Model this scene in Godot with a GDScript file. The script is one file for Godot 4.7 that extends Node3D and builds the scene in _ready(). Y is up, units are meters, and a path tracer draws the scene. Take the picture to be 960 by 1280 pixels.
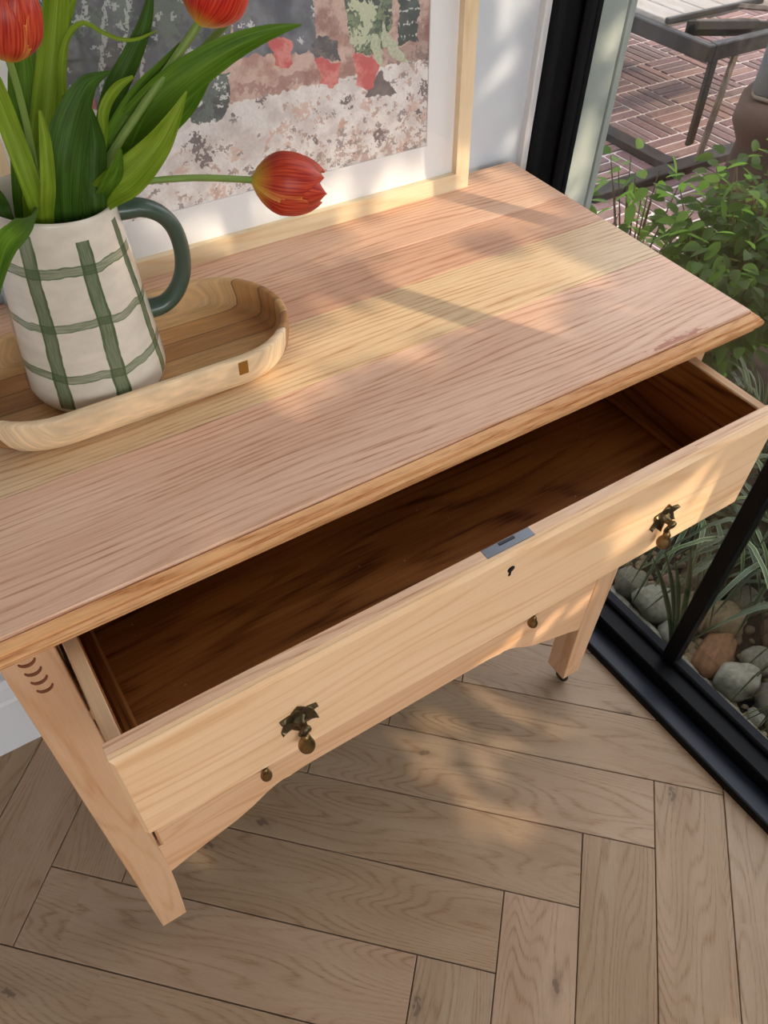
extends Node3D
# An oak chest with an open drawer in a corner beside a black steel-framed window; metres, y up.
# x runs along the chest to the window wall, z from the back wall into the room.

const H := 0.825            # height of the chest's top surface
const D := 0.4415           # depth of the top's flat surface
const XL := -0.8986         # left end of the top
const ZF := 0.4278          # front plane of the legs
const ZD := 0.5652          # front plane of the open drawer
const GY := -0.03           # ground outside

var M := {}
var rng := RandomNumberGenerator.new()
var used := {}

# ---------------------------------------------------------------- naming
func numbered(parent: Node, called: String) -> String:
	var key := str(parent.get_instance_id()) + called
	var n: int = used.get(key, 0)
	used[key] = n + 1
	return called if n == 0 else "%s_%03d" % [called, n]

func tag(o: Node, label := "", category := "", group := "", kind := "") -> Node:
	if label: o.set_meta("label", label)
	if category: o.set_meta("category", category)
	if group: o.set_meta("group", group)
	if kind: o.set_meta("kind", kind)
	return o

func thing(called: String, at: Vector3, label: String, category: String, group := "") -> Node3D:
	var o := Node3D.new()
	o.name = numbered(self, called)
	add_child(o, true)
	o.position = at
	tag(o, label, category, group)
	return o

func obj(called: String, mesh: Mesh, m: Material, parent: Node = self) -> MeshInstance3D:
	var o := MeshInstance3D.new()
	o.name = numbered(parent, called)
	o.mesh = mesh
	o.material_override = m
	parent.add_child(o, true)
	return o

func put(called: String, b: SurfaceTool, m: Material, parent: Node = self) -> MeshInstance3D:
	return obj(called, done(b), m, parent)

# ---------------------------------------------------------------- mesh helpers
func mb() -> SurfaceTool:
	var st := SurfaceTool.new()
	st.begin(Mesh.PRIMITIVE_TRIANGLES)
	return st

func done(st: SurfaceTool) -> ArrayMesh:
	st.generate_normals()
	return st.commit()

func poly(st: SurfaceTool, pts: Array, out: Vector3, long_axis := 0, off := Vector2.ZERO, xf := Transform3D()) -> void:
	# a flat face; front faces run clockwise seen from OUT; texture laid along the grain axis
	st.set_smooth_group(-1)
	var n := Vector3.ZERO
	for i in range(1, pts.size() - 1):
		n += (pts[i] - pts[0]).cross(pts[i + 1] - pts[0])
	var p := pts
	if n.dot(out) > 0:
		p = pts.duplicate()
		p.reverse()
	var a := n.abs().normalized()
	var o1 := (long_axis + 1) % 3
	var o2 := (long_axis + 2) % 3
	var va := o1 if a[o1] < a[o2] else o2
	var end := a[long_axis] > 0.8
	for i in range(1, p.size() - 1):
		for q in [p[0], p[i], p[i + 1]]:
			var v: Vector3 = q
			st.set_uv(Vector2(v[o1] * 0.12, v[o2]) + off if end else Vector2(v[long_axis], v[va]) + off)
			st.add_vertex(xf * v)

func box(st: SurfaceTool, c: Vector3, s: Vector3, ch := 0.001, long_axis := 0, off := Vector2.ZERO, xf := Transform3D()) -> void:
	# a chamfered box
	var h := s * 0.5
	ch = minf(ch, minf(h.x, minf(h.y, h.z)) * 0.9)
	var pt := func(sx: int, sy: int, sz: int, ax: int) -> Vector3:
		var v := Vector3(sx * (h.x - ch), sy * (h.y - ch), sz * (h.z - ch))
		v[ax] += ch * [sx, sy, sz][ax]
		return c + v
	for s1 in [-1, 1]:
		poly(st, [pt.call(s1, -1, -1, 0), pt.call(s1, 1, -1, 0), pt.call(s1, 1, 1, 0), pt.call(s1, -1, 1, 0)], Vector3(s1, 0, 0), long_axis, off, xf)
		poly(st, [pt.call(-1, s1, -1, 1), pt.call(1, s1, -1, 1), pt.call(1, s1, 1, 1), pt.call(-1, s1, 1, 1)], Vector3(0, s1, 0), long_axis, off, xf)
		poly(st, [pt.call(-1, -1, s1, 2), pt.call(1, -1, s1, 2), pt.call(1, 1, s1, 2), pt.call(-1, 1, s1, 2)], Vector3(0, 0, s1), long_axis, off, xf)
		for s2 in [-1, 1]:
			poly(st, [pt.call(s1, s2, -1, 0), pt.call(s1, s2, 1, 0), pt.call(s1, s2, 1, 1), pt.call(s1, s2, -1, 1)], Vector3(s1, s2, 0), long_axis, off, xf)
			poly(st, [pt.call(s1, -1, s2, 0), pt.call(s1, 1, s2, 0), pt.call(s1, 1, s2, 2), pt.call(s1, -1, s2, 2)], Vector3(s1, 0, s2), long_axis, off, xf)
			poly(st, [pt.call(-1, s1, s2, 1), pt.call(1, s1, s2, 1), pt.call(1, s1, s2, 2), pt.call(-1, s1, s2, 2)], Vector3(0, s1, s2), long_axis, off, xf)
			for s3 in [-1, 1]:
				poly(st, [pt.call(s1, s2, s3, 0), pt.call(s1, s2, s3, 1), pt.call(s1, s2, s3, 2)], Vector3(s1, s2, s3), long_axis, off, xf)

func span(st: SurfaceTool, lo: Vector3, hi: Vector3, ch := 0.001, long_axis := 0, off := Vector2.ZERO, xf := Transform3D()) -> void:
	box(st, (lo + hi) * 0.5, hi - lo, ch, long_axis, off, xf)

func grid(st: SurfaceTool, rows: Array, closed := false, group := 0, uvs: Array = []) -> void:
	# a smooth skin over rows of points; uv: x along a row, y from row to row
	st.set_smooth_group(group)
	var nr := rows.size()
	for i in nr - 1:
		var n: int = rows[i].size()
		for j in (n if closed else n - 1):
			var k := (j + 1) % n
			var u0 := float(j) / (n if closed else n - 1)
			var u1 := float(j + 1) / (n if closed else n - 1)
			var v0 := float(i) / (nr - 1) if uvs.is_empty() else float(uvs[i])
			var v1 := float(i + 1) / (nr - 1) if uvs.is_empty() else float(uvs[i + 1])
			var a: Vector3 = rows[i][j]
			var b: Vector3 = rows[i][k]
			var c: Vector3 = rows[i + 1][k]
			var d: Vector3 = rows[i + 1][j]
			for t in [[a, u0, v0], [c, u1, v1], [b, u1, v0], [a, u0, v0], [d, u0, v1], [c, u1, v1]]:
				st.set_uv(Vector2(t[1], t[2]))
				st.add_vertex(t[0])

func lathe(st: SurfaceTool, profile: Array, segs := 32, xf := Transform3D(), group := 0) -> void:
	# profile: Vector2(radius, height) from bottom to top on the outside
	var rows := []
	for p in profile:
		var row := []
		for j in segs:
			var a := TAU * j / segs
			row.append(xf * Vector3(p.x * cos(a), p.y, p.x * sin(a)))
		rows.append(row)
	grid(st, rows, true, group)

func smooth_path(pts: Array, n: int) -> Array:
	# Catmull-Rom through points (Vector4: place and half width)
	var out := []
	for i in n + 1:
		var t := float(i) / n * (pts.size() - 1)
		var k := mini(int(t), pts.size() - 2)
		var f := t - k
		var p0: Vector4 = pts[maxi(k - 1, 0)]
		var p1: Vector4 = pts[k]
		var p2: Vector4 = pts[k + 1]
		var p3: Vector4 = pts[mini(k + 2, pts.size() - 1)]
		out.append(0.5 * (2.0 * p1 + (p2 - p0) * f + (2.0 * p0 - 5.0 * p1 + 4.0 * p2 - p3) * f * f + (3.0 * p1 - p0 - 3.0 * p2 + p3) * f * f * f))
	return out

func v3(p: Vector4) -> Vector3:
	return Vector3(p.x, p.y, p.z)

func tube(st: SurfaceTool, pts: Array, segs := 10, group := 0, flat := 1.0, ref := Vector3(0.13, 0.31, 0.94)) -> void:
	# pts: Vector4 (place, radius); the radius across REF is FLAT times as large
	var rows := []
	for i in pts.size():
		var p := v3(pts[i])
		var t := (v3(pts[mini(i + 1, pts.size() - 1)]) - v3(pts[maxi(i - 1, 0)])).normalized()
		var s := t.cross(ref).normalized()
		var u := s.cross(t).normalized()
		var row := []
		for j in segs:
			var a := TAU * j / segs
			row.append(p + (s * cos(a) * flat + u * sin(a)) * pts[i].w)
		rows.append(row)
	grid(st, rows, true, group)
	for e in [0, pts.size() - 1]:
		var cap: Array = rows[e].duplicate()
		poly(st, cap, v3(pts[e]) - v3(pts[1 if e == 0 else e - 1]))

func ribbon(st: SurfaceTool, pts: Array, n: int, face: Vector3, fold := 0.35, curl := 0.0) -> void:
	# a leaf blade: spine with half widths, folded along its middle, the fold closing towards the tip
	var sp := smooth_path(pts, n)
	var rows := []
	for i in n + 1:
		var p := v3(sp[i])
		var w := maxf(sp[i].w, 0.0004)
		var t := (v3(sp[mini(i + 1, n)]) - v3(sp[maxi(i - 1, 0)])).normalized()
		var f := face.rotated(t, curl * i / n)
		var s := t.cross(f).normalized()
		var u := s.cross(t).normalized()
		var row := []
		for j in 7:
			var x := (j - 3) / 3.0
			row.append(p + s * x * w + u * (absf(x) ** 1.5) * w * fold + u * sin(i * 0.9 + j) * w * 0.03)
		rows.append(row)
	grid(st, rows)

# ---------------------------------------------------------------- textures
func noise(seed_: int, freq: float, octaves := 3, cellular := false) -> FastNoiseLite:
	var n := FastNoiseLite.new()
	n.seed = seed_
	n.frequency = freq
	n.noise_type = FastNoiseLite.TYPE_CELLULAR if cellular else FastNoiseLite.TYPE_SIMPLEX_SMOOTH
	n.fractal_octaves = octaves
	if cellular:
		n.cellular_return_type = FastNoiseLite.RETURN_CELL_VALUE
		n.fractal_type = FastNoiseLite.FRACTAL_NONE
	return n

func tex(im: Image) -> ImageTexture:
	return ImageTexture.create_from_image(im)

func paint(w: int, h: int, f: Callable) -> Image:
	# f(x, y) -> Color (sRGB)
	var data := PackedByteArray()
	data.resize(w * h * 3)
	var k := 0
	for y in h:
		for x in w:
			var c: Color = f.call(x, y)
			data[k] = int(clampf(c.r, 0, 1) * 255)
			data[k + 1] = int(clampf(c.g, 0, 1) * 255)
			data[k + 2] = int(clampf(c.b, 0, 1) * 255)
			k += 3
	return Image.create_from_data(w, h, false, Image.FORMAT_RGB8, data)

func wood_image(seed_: int, w: int, h: int, rings: float, wander: float, pores: float, pore_len: float, dark: Color, light: Color, mottle: float) -> Image:
	# one metre of grain along x, half a metre across: growth lines, pore dashes inside them, fine fibre, slow tone
	var low := noise(seed_, 1.0, 2)
	var fine := noise(seed_ + 1, 1.0, 2)
	var por := noise(seed_ + 2, 1.0, 1)
	var mot := noise(seed_ + 3, 1.0, 2)
	var gap := noise(seed_ + 4, 1.0, 1)
	return paint(w, h, func(x: int, y: int) -> Color:
		var u := float(x) / w
		var v := float(y) / h * 0.5
		var d := v * rings + low.get_noise_2d(u * 1.3, v * 6.0) * wander + gap.get_noise_2d(u * 2.0, v * 40.0) * 0.5
		var ring := 0.5 + 0.5 * sin(TAU * d)
		ring = ring * ring * ring * ring * (0.75 + 0.6 * gap.get_noise_2d(u * 3.0 + 5.0, v * 30.0))
		var f := fine.get_noise_2d(u * 12.0, v * 420.0)
		var p := clampf((por.get_noise_2d(u * pore_len, v * 560.0) - 0.12) * 2.6, 0.0, 1.0) * (0.25 + 0.9 * maxf(ring, 0.0))
		var m := mot.get_noise_2d(u * 3.0, v * 14.0)
		var k := clampf(0.84 - ring * 0.36 + f * 0.13 - p * pores + m * mottle, 0.0, 1.0)
		return dark.lerp(light, k))

func mat(color: Color, rough := 0.6, t: Texture2D = null, scale := Vector2.ONE) -> StandardMaterial3D:
	var m := StandardMaterial3D.new()
	m.albedo_color = color
	m.roughness = rough
	m.metallic_specular = 0.4
	if t:
		m.albedo_texture = t
		m.uv1_scale = Vector3(scale.x, scale.y, 1)
	return m

func rgb(r: int, g: int, b: int) -> Color:
	return Color(r / 255.0, g / 255.0, b / 255.0)

func bumped(m: StandardMaterial3D, t: Texture2D, cm: float) -> StandardMaterial3D:
	m.heightmap_enabled = true
	m.heightmap_texture = t
	m.heightmap_scale = cm
	return m

func metal(color: Color, rough: float) -> StandardMaterial3D:
	var m := mat(color, rough)
	m.metallic = 1.0
	return m

func noise_tex(seed_: int, freq: float, lo: Color, hi: Color, octaves := 4) -> NoiseTexture2D:
	var t := NoiseTexture2D.new()
	t.width = 256
	t.height = 256
	t.seamless = true
	t.noise = noise(seed_, freq, octaves)
	var g := Gradient.new()
	g.set_color(0, lo)
	g.set_color(1, hi)
	t.color_ramp = g
	return t

func knotted(im: Image) -> ImageTexture:
	# a few grey knots
	var n := noise(78, 0.06, 2)
	for k in [[180, 120], [430, 560], [690, 300], [900, 640], [560, 60]]:
		for y in range(-34, 35):
			for x in range(-44, 45):
				var d := Vector2(x / 30.0, y / 22.0).length() + n.get_noise_2d(x + k[0], y + k[1]) * 0.35
				var f := clampf(1.1 - d, 0.0, 1.0) * 0.28 + (0.42 if d < 0.30 else 0.0)
				var px: int = posmod(k[0] + x, im.get_width())
				var py: int = posmod(k[1] + y, im.get_height())
				im.set_pixel(px, py, im.get_pixel(px, py).lerp(rgb(150, 142, 140), f))
	return tex(im)

func stained(im: Image) -> ImageTexture:
	# an old reddish stain by the front edge
	var c: Image = im.duplicate()
	var n := noise(15, 0.05, 3)
	for y in range(440, 516):
		for x in range(850, 980):
			var d := Vector2((x - 905) / 44.0, (y - 488) / 13.0).length() + n.get_noise_2d(x, y) * 0.9
			var k := clampf((1.0 - d) * 1.6, 0.0, 0.7)
			var p := c.get_pixel(x, y)
			c.set_pixel(x, y, p.lerp(Color(p.r * 0.74, p.g * 0.52, p.b * 0.46), k))
	return tex(c)

func materials() -> void:
	# open-pored oak of the chest's top, smooth timber of its drawer fronts, dark stained insides, floor oak
	var oak_image := wood_image(11, 1024, 1024, 130.0, 2.2, 0.55, 16.0, rgb(204, 168, 144), rgb(255, 248, 241), 0.16)
	var oak := tex(oak_image)
	var spotted := stained(oak_image)
	var plain := tex(wood_image(31, 1024, 640, 44.0, 2.4, 0.12, 22.0, rgb(226, 194, 162), rgb(255, 250, 244), 0.12))
	var dark := tex(wood_image(51, 512, 384, 30.0, 3.0, 0.3, 10.0, rgb(120, 84, 50), rgb(255, 226, 190), 0.35))
	var board := knotted(wood_image(71, 1024, 768, 70.0, 9.0, 0.42, 40.0, rgb(208, 188, 168), rgb(255, 250, 244), 0.24))
	var end := tex(wood_image(91, 1024, 512, 110.0, 4.0, 0.5, 30.0, rgb(190, 148, 112), rgb(255, 244, 230), 0.25))
	var s := Vector2(1, 2)
	M.top_back = bumped(mat(rgb(234, 200, 176), 0.5, oak, s), oak, 0.02)
	M.top_red = bumped(mat(rgb(222, 183, 158), 0.5, oak, s), oak, 0.02)
	M.top_yellow = bumped(mat(rgb(230, 208, 172), 0.5, oak, s), oak, 0.02)
	M.top_front = bumped(mat(rgb(240, 205, 181), 0.5, spotted, s), oak, 0.025)
	M.edge = mat(rgb(228, 182, 136), 0.5, end, s)
	M.front = mat(rgb(254, 220, 180), 0.48, plain, s)
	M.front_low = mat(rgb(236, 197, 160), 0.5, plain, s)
	M.front_top = mat(rgb(246, 214, 184), 0.55, oak, s)
	M.leg = mat(rgb(222, 186, 152), 0.55, plain, s)
	M.raw = mat(rgb(208, 176, 142), 0.6, plain, s)
	M.inside = mat(rgb(184, 132, 80), 0.5, dark, s)
	M.dark_brown = mat(rgb(60, 40, 24), 0.8)  # even dark brown for the back panel and lower drawer box
	M.carve = mat(rgb(122, 70, 42), 0.7)
	for i in 5:
		M["plank%d" % i] = mat([rgb(174, 152, 128), rgb(168, 146, 121), rgb(178, 155, 132), rgb(171, 151, 128), rgb(164, 143, 117)][i], 0.5, board, s)
	M.subfloor = mat(rgb(70, 52, 38), 0.9)
	M.wall = mat(rgb(204, 210, 218), 0.85)
	M.trim = mat(rgb(224, 226, 228), 0.6)
	M.ceiling = mat(rgb(235, 235, 232), 0.9)
	M.black = mat(rgb(8, 8, 10), 0.45)
	M.black.metallic_specular = 0.25
	M.black2 = mat(rgb(17, 18, 22), 0.5)
	M.black2.metallic_specular = 0.25
	M.navy = mat(rgb(24, 30, 42), 0.35)
	var g := mat(Color(0.02, 0.025, 0.025, 0.30), 0.0)
	g.transparency = BaseMaterial3D.TRANSPARENCY_ALPHA
	M.glass = g
	var pg := mat(Color(1, 1, 1, 0.02), 0.02)
	pg.transparency = BaseMaterial3D.TRANSPARENCY_ALPHA
	M.picture_glass = pg
	M.pier = mat(rgb(204, 209, 203), 0.9, noise_tex(5, 0.012, rgb(225, 228, 224), rgb(255, 255, 255)), Vector2(2, 2))
	M.groove = mat(rgb(120, 126, 122), 0.9)
	M.frame = mat(rgb(240, 226, 196), 0.5, plain, s)
	M.mount = mat(rgb(240, 240, 240), 0.9)
	M.backing = mat(rgb(120, 100, 80), 0.9)
	M.brass = metal(rgb(136, 112, 74), 0.32)
	M.brass_dark = metal(rgb(98, 86, 64), 0.34)
	M.steel = metal(rgb(112, 114, 118), 0.34)
	M.steel_dark = metal(rgb(70, 70, 74), 0.4)
	M.hole = mat(rgb(20, 14, 10), 0.9)
	M.tag = metal(rgb(170, 132, 70), 0.45)
	M.green_glaze = mat(rgb(52, 74, 58), 0.12)
	M.green_glaze.clearcoat_enabled = true
	M.cream = mat(rgb(214, 202, 184), 0.2)
	# tulips
	M.leaf = leafy(rgb(104, 136, 40), rgb(62, 96, 14), 201)
	M.leaf_dark = leafy(rgb(74, 108, 40), rgb(44, 68, 12), 202)
	M.leaf_light = leafy(rgb(146, 168, 54), rgb(98, 122, 20), 203)
	M.stem = mat(rgb(118, 142, 66), 0.45)
	M.petal = petal_material(false)
	M.petal_deep = petal_material(true)
	# outside
	for i in 5:
		M["brick%d" % i] = mat([rgb(130, 104, 98), rgb(120, 94, 92), rgb(140, 110, 102), rgb(126, 102, 100), rgb(114, 92, 88)][i], 0.85, noise_tex(120 + i, 0.03, rgb(205, 200, 200), rgb(255, 255, 255)), Vector2(4, 8))
	M.mortar = mat(rgb(186, 174, 169), 0.95)
	M.soil = mat(rgb(58, 48, 38), 1.0, noise_tex(130, 0.05, rgb(120, 120, 120), rgb(255, 255, 255)), Vector2(3, 3))
	M.footing = mat(rgb(160, 154, 138), 0.95, noise_tex(131, 0.04, rgb(170, 170, 165), rgb(255, 255, 255)), Vector2(4, 4))
	for i in 6:
		var pm := mat([rgb(128, 124, 106), rgb(152, 132, 100), rgb(140, 100, 66), rgb(150, 148, 132), rgb(104, 98, 88), rgb(142, 112, 94)][i], 0.75, noise_tex(140 + i, 0.02, rgb(190, 186, 176), rgb(255, 255, 255)), Vector2(2, 1))
		M["stone%d" % i] = pm
	M.rust = mat(rgb(52, 49, 47), 0.6, noise_tex(150, 0.03, rgb(150, 140, 130), rgb(255, 255, 255)), Vector2(2, 2))
	M.rust_pale = mat(rgb(120, 108, 96), 0.7, noise_tex(151, 0.03, rgb(150, 140, 130), rgb(255, 255, 255)), Vector2(2, 2))
	M.deck = mat(rgb(150, 148, 146), 0.8, board, s)
	M.brown_cloth = mat(rgb(54, 42, 35), 0.95)
	M.grey_cloth = mat(rgb(78, 82, 83), 0.95)
	M.beige_cloth = mat(rgb(92, 85, 74), 0.95)
	M.twig = mat(rgb(92, 76, 56), 0.85)
	for i in 3:
		M["shrub%d" % i] = simple_leaf([rgb(46, 68, 20), rgb(32, 50, 14), rgb(70, 92, 32)][i])
	M.rusty_leaf = simple_leaf(rgb(190, 106, 58))
	M.sunlit_leaf = simple_leaf(rgb(236, 240, 226))  # sunlight on small leaves, put into their white colour
	for i in 3:
		M["blade%d" % i] = blade_material([rgb(78, 102, 52), rgb(48, 70, 34), rgb(112, 116, 64)][i], 160 + i, [0.6, 0.3, 0.4][i])
	M.canopy = simple_leaf(rgb(60, 96, 40))
	M.blue = mat(rgb(70, 120, 220), 0.4)
	M.pale = mat(rgb(214, 216, 230), 0.6)
	M.screen = mat(rgb(70, 84, 90), 0.2)

func simple_leaf(c: Color) -> StandardMaterial3D:
	var m := mat(c, 0.6)
	m.metallic_specular = 0.2
	m.cull_mode = BaseMaterial3D.CULL_DISABLED
	m.backlight_enabled = true
	m.backlight = Color(0.45, 0.6, 0.25)
	return m

func leafy(light: Color, dark: Color, seed_: int) -> StandardMaterial3D:
	# fine veins along the blade (v), a paler rib in the middle (u)
	var n := noise(seed_, 1.0, 2)
	var im := paint(128, 256, func(x: int, y: int) -> Color:
		var u := x / 128.0
		var v := y / 256.0
		var k := 0.5 + 0.55 * n.get_noise_2d(u * 34.0, v * 2.0) + 0.35 * n.get_noise_2d(u * 4.0 + 9.0, v * 4.0)
		k += 0.3 * exp(-pow((u - 0.5) * 22.0, 2.0)) + 0.25 * exp(-v * 9.0)
		return dark.lerp(light, clampf(k, 0.0, 1.0)))
	var m := mat(Color.WHITE, 0.5, tex(im))
	m.metallic_specular = 0.28
	m.cull_mode = BaseMaterial3D.CULL_DISABLED
	m.backlight_enabled = true
	m.backlight = Color(0.4, 0.5, 0.2)
	return m

func blade_material(c: Color, seed_: int, pale: float) -> StandardMaterial3D:
	# strappy leaf with pale margins
	var n := noise(seed_, 1.0, 2)
	var im := paint(64, 128, func(x: int, y: int) -> Color:
		var e := absf(x / 64.0 - 0.5) * 2.0
		var k := smoothstep(0.55, 0.9, e + 0.12 * n.get_noise_2d(x * 0.2, y * 0.03))
		var shade := 0.85 + 0.25 * n.get_noise_2d(x * 0.5, y * 0.02)
		return (c * shade).lerp(rgb(206, 212, 172), k * pale))
	var m := mat(Color.WHITE, 0.5, tex(im))
	m.cull_mode = BaseMaterial3D.CULL_DISABLED
	m.backlight_enabled = true
	m.backlight = Color(0.3, 0.4, 0.2)
	return m

func petal_material(deep: bool) -> StandardMaterial3D:
	# u across the petal, v from base to tip: red body, orange streaks, yellow rim and base
	var n := noise(210, 1.0, 2)
	var red := rgb(196, 34, 24) if deep else rgb(182, 56, 36)
	var im := paint(128, 128, func(x: int, y: int) -> Color:
		var u := absf(x / 127.0 - 0.5) * 2.0
		var v := y / 127.0
		var streak := n.get_noise_2d(x * 0.22, y * 0.012)
		var c := red.lerp(rgb(222, 92, 52), clampf(0.25 + streak * 0.9, 0.0, 1.0))
		c = c.lerp(rgb(150, 20, 22), clampf(-streak * 1.2, 0.0, 0.7))
		var rim := smoothstep(0.66, 0.98, maxf(u + 0.1 * streak, smoothstep(0.86, 1.02, v) * 1.0))
		c = c.lerp(rgb(232, 168, 84), rim * (0.35 if deep else 0.9))
		return c.lerp(rgb(226, 190, 60), clampf(1.0 - v * 6.5, 0.0, 0.9)))
	var m := mat(Color.WHITE, 0.4, tex(im))
	m.cull_mode = BaseMaterial3D.CULL_DISABLED
	m.backlight_enabled = true
	m.backlight = Color(0.5, 0.25, 0.15)
	return m

# ---------------------------------------------------------------- scene
const SUN := Vector3(0.424, 0.53, 0.734)   # towards the sun

func _ready() -> void:
	rng.seed = 7
	var cam := Camera3D.new()
	cam.name = "camera"
	cam.transform = Transform3D(Basis(Vector3(0.84054, 0.02758, 0.54105), Vector3(0.38671, 0.66888, -0.63486), Vector3(-0.37941, 0.74286, 0.55155)), Vector3(-0.7954, 1.33791, 0.86537))
	cam.fov = rad_to_deg(2.0 * atan(640.0 / 989.78))
	cam.near = 0.02
	cam.far = 100.0
	add_child(cam)
	var we := WorldEnvironment.new()
	we.name = "environment"
	var env := Environment.new()
	env.background_mode = Environment.BG_SKY
	var sky := Sky.new()
	var sm := ProceduralSkyMaterial.new()
	sm.sky_top_color = rgb(216, 220, 230)
	sm.sky_horizon_color = rgb(242, 236, 226)
	sm.ground_bottom_color = rgb(110, 104, 96)
	sm.ground_horizon_color = rgb(170, 168, 160)
	sm.sun_angle_max = 1.0
	sky.sky_material = sm
	env.sky = sky
	env.background_energy_multiplier = 3.2
	env.ambient_light_source = Environment.AMBIENT_SOURCE_SKY
	env.tonemap_mode = Environment.TONE_MAPPER_LINEAR
	env.tonemap_exposure = 2.3
	env.sdfgi_enabled = true
	env.ssao_enabled = true
	env.ssil_enabled = true
	we.environment = env
	add_child(we)
	var sun := DirectionalLight3D.new()
	sun.name = "sun"
	sun.light_color = rgb(255, 236, 206)
	sun.light_energy = 0.95
	sun.light_angular_distance = 0.45
	sun.shadow_enabled = true
	sun.sky_mode = DirectionalLight3D.SKY_MODE_LIGHT_ONLY
	add_child(sun)
	sun.look_at_from_position(SUN * 10.0, Vector3.ZERO)

	materials()
	room()
	window_wall()
	chest()
	tray()
	jug()
	picture()
	tulips()
	garden()
	shade_tree()

# ---------------------------------------------------------------- room
func plain_box(called: String, lo: Vector3, hi: Vector3, m: Material, parent: Node = self) -> MeshInstance3D:
	var b := mb()
	span(b, lo, hi, 0.002)
	return put(called, b, m, parent)

func room() -> void:
	var fl := plain_box("floor", Vector3(-3.3, -0.14, -0.1), Vector3(0.075, -0.0105, 3.9), M.subfloor)
	tag(fl, "herringbone oak plank floor", "", "", "structure")
	herringbone(fl)
	tag(plain_box("wall_back", Vector3(-3.4, -0.14, -0.18), Vector3(0.05, 2.7, -0.018), M.wall), "white painted wall behind the chest", "", "", "structure")
	tag(plain_box("wall_left", Vector3(-3.4, -0.14, -0.018), Vector3(-3.25, 2.7, 3.9), M.wall), "white painted side wall", "", "", "structure")
	# the wall behind the camera; its wide opening is added to light the room
	var wf := plain_box("wall_front", Vector3(-3.4, 2.55, 3.75), Vector3(0.2, 2.7, 3.9), M.wall)
	tag(wf, "white wall round a wide opening added behind the view for light", "", "", "structure")
	plain_box("panel", Vector3(-3.25, 1.2, 3.75), Vector3(-2.5, 2.55, 3.9), M.wall, wf)
	plain_box("panel", Vector3(-0.2, 1.2, 3.75), Vector3(0.05, 2.55, 3.9), M.wall, wf)
	plain_box("panel", Vector3(-3.25, -0.01, 3.75), Vector3(0.05, 1.2, 3.9), M.wall, wf)
	tag(plain_box("ceiling", Vector3(-3.4, 2.7, -0.18), Vector3(0.3, 2.8, 3.9), M.ceiling), "white ceiling", "", "", "structure")
	# baseboard with a stepped top
	var b := mb()
	var prof := [Vector2(-0.018, 0.0), Vector2(0.007, 0.0), Vector2(0.007, 0.132), Vector2(0.003, 0.138), Vector2(0.003, 0.170), Vector2(-0.004, 0.182), Vector2(-0.018, 0.182)]
	for i in prof.size():
		var p: Vector2 = prof[i]
		var q: Vector2 = prof[(i + 1) % prof.size()]
		var mid := (p + q) * 0.5 - Vector2(-0.005, 0.09)
		poly(b, [Vector3(-3.25, p.y, p.x), Vector3(0.0, p.y, p.x), Vector3(0.0, q.y, q.x), Vector3(-3.25, q.y, q.x)], Vector3(0, mid.y, mid.x))
	var ends := []
	for p in prof: ends.append(Vector3(0.0, p.y, p.x))
	poly(b, ends, Vector3(1, 0, 0))
	tag(put("baseboard_back", b, M.trim), "white skirting board along the back wall", "", "", "structure")

func herringbone(fl: Node) -> void:
	var th := 0.7796
	var w := 0.1195
	var p0 := 1.0976
	var q0 := -0.2932
	var a := Vector2(cos(th), sin(th))
	var bb := Vector2(-sin(th), cos(th))
	var room_poly := PackedVector2Array([Vector2(-2.3, -0.016), Vector2(0.055, -0.016), Vector2(0.085, 2.2), Vector2(-2.3, 2.2)])
	var r := RandomNumberGenerator.new()
	r.seed = 21
	for k in range(-22, 26):
		for m in range(-4, 5):
			for side in 2:
				var lo: Vector2
				var hi: Vector2
				if side == 0:
					lo = Vector2(q0 + (k - 3 + 10 * m) * w, p0 - (k + 1) * w)
					hi = lo + Vector2(5 * w, w)
				else:
					lo = Vector2(q0 + k * w, p0 - (k - 1 + 10 * m) * w)
					hi = lo + Vector2(w, 5 * w)
				var g := 0.0007
				var rect := PackedVector2Array()
				for c in [Vector2(lo.x + g, lo.y + g), Vector2(hi.x - g, lo.y + g), Vector2(hi.x - g, hi.y - g), Vector2(lo.x + g, hi.y - g)]:
					rect.append(a * c.x + bb * c.y)
				for piece in Geometry2D.intersect_polygons(rect, room_poly):
					var along := a if side == 0 else bb
					plank(fl, piece, along, M["plank%d" % (r.randi() % 5)], Vector2(r.randf() * 7.0, r.randf() * 5.0))

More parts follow.
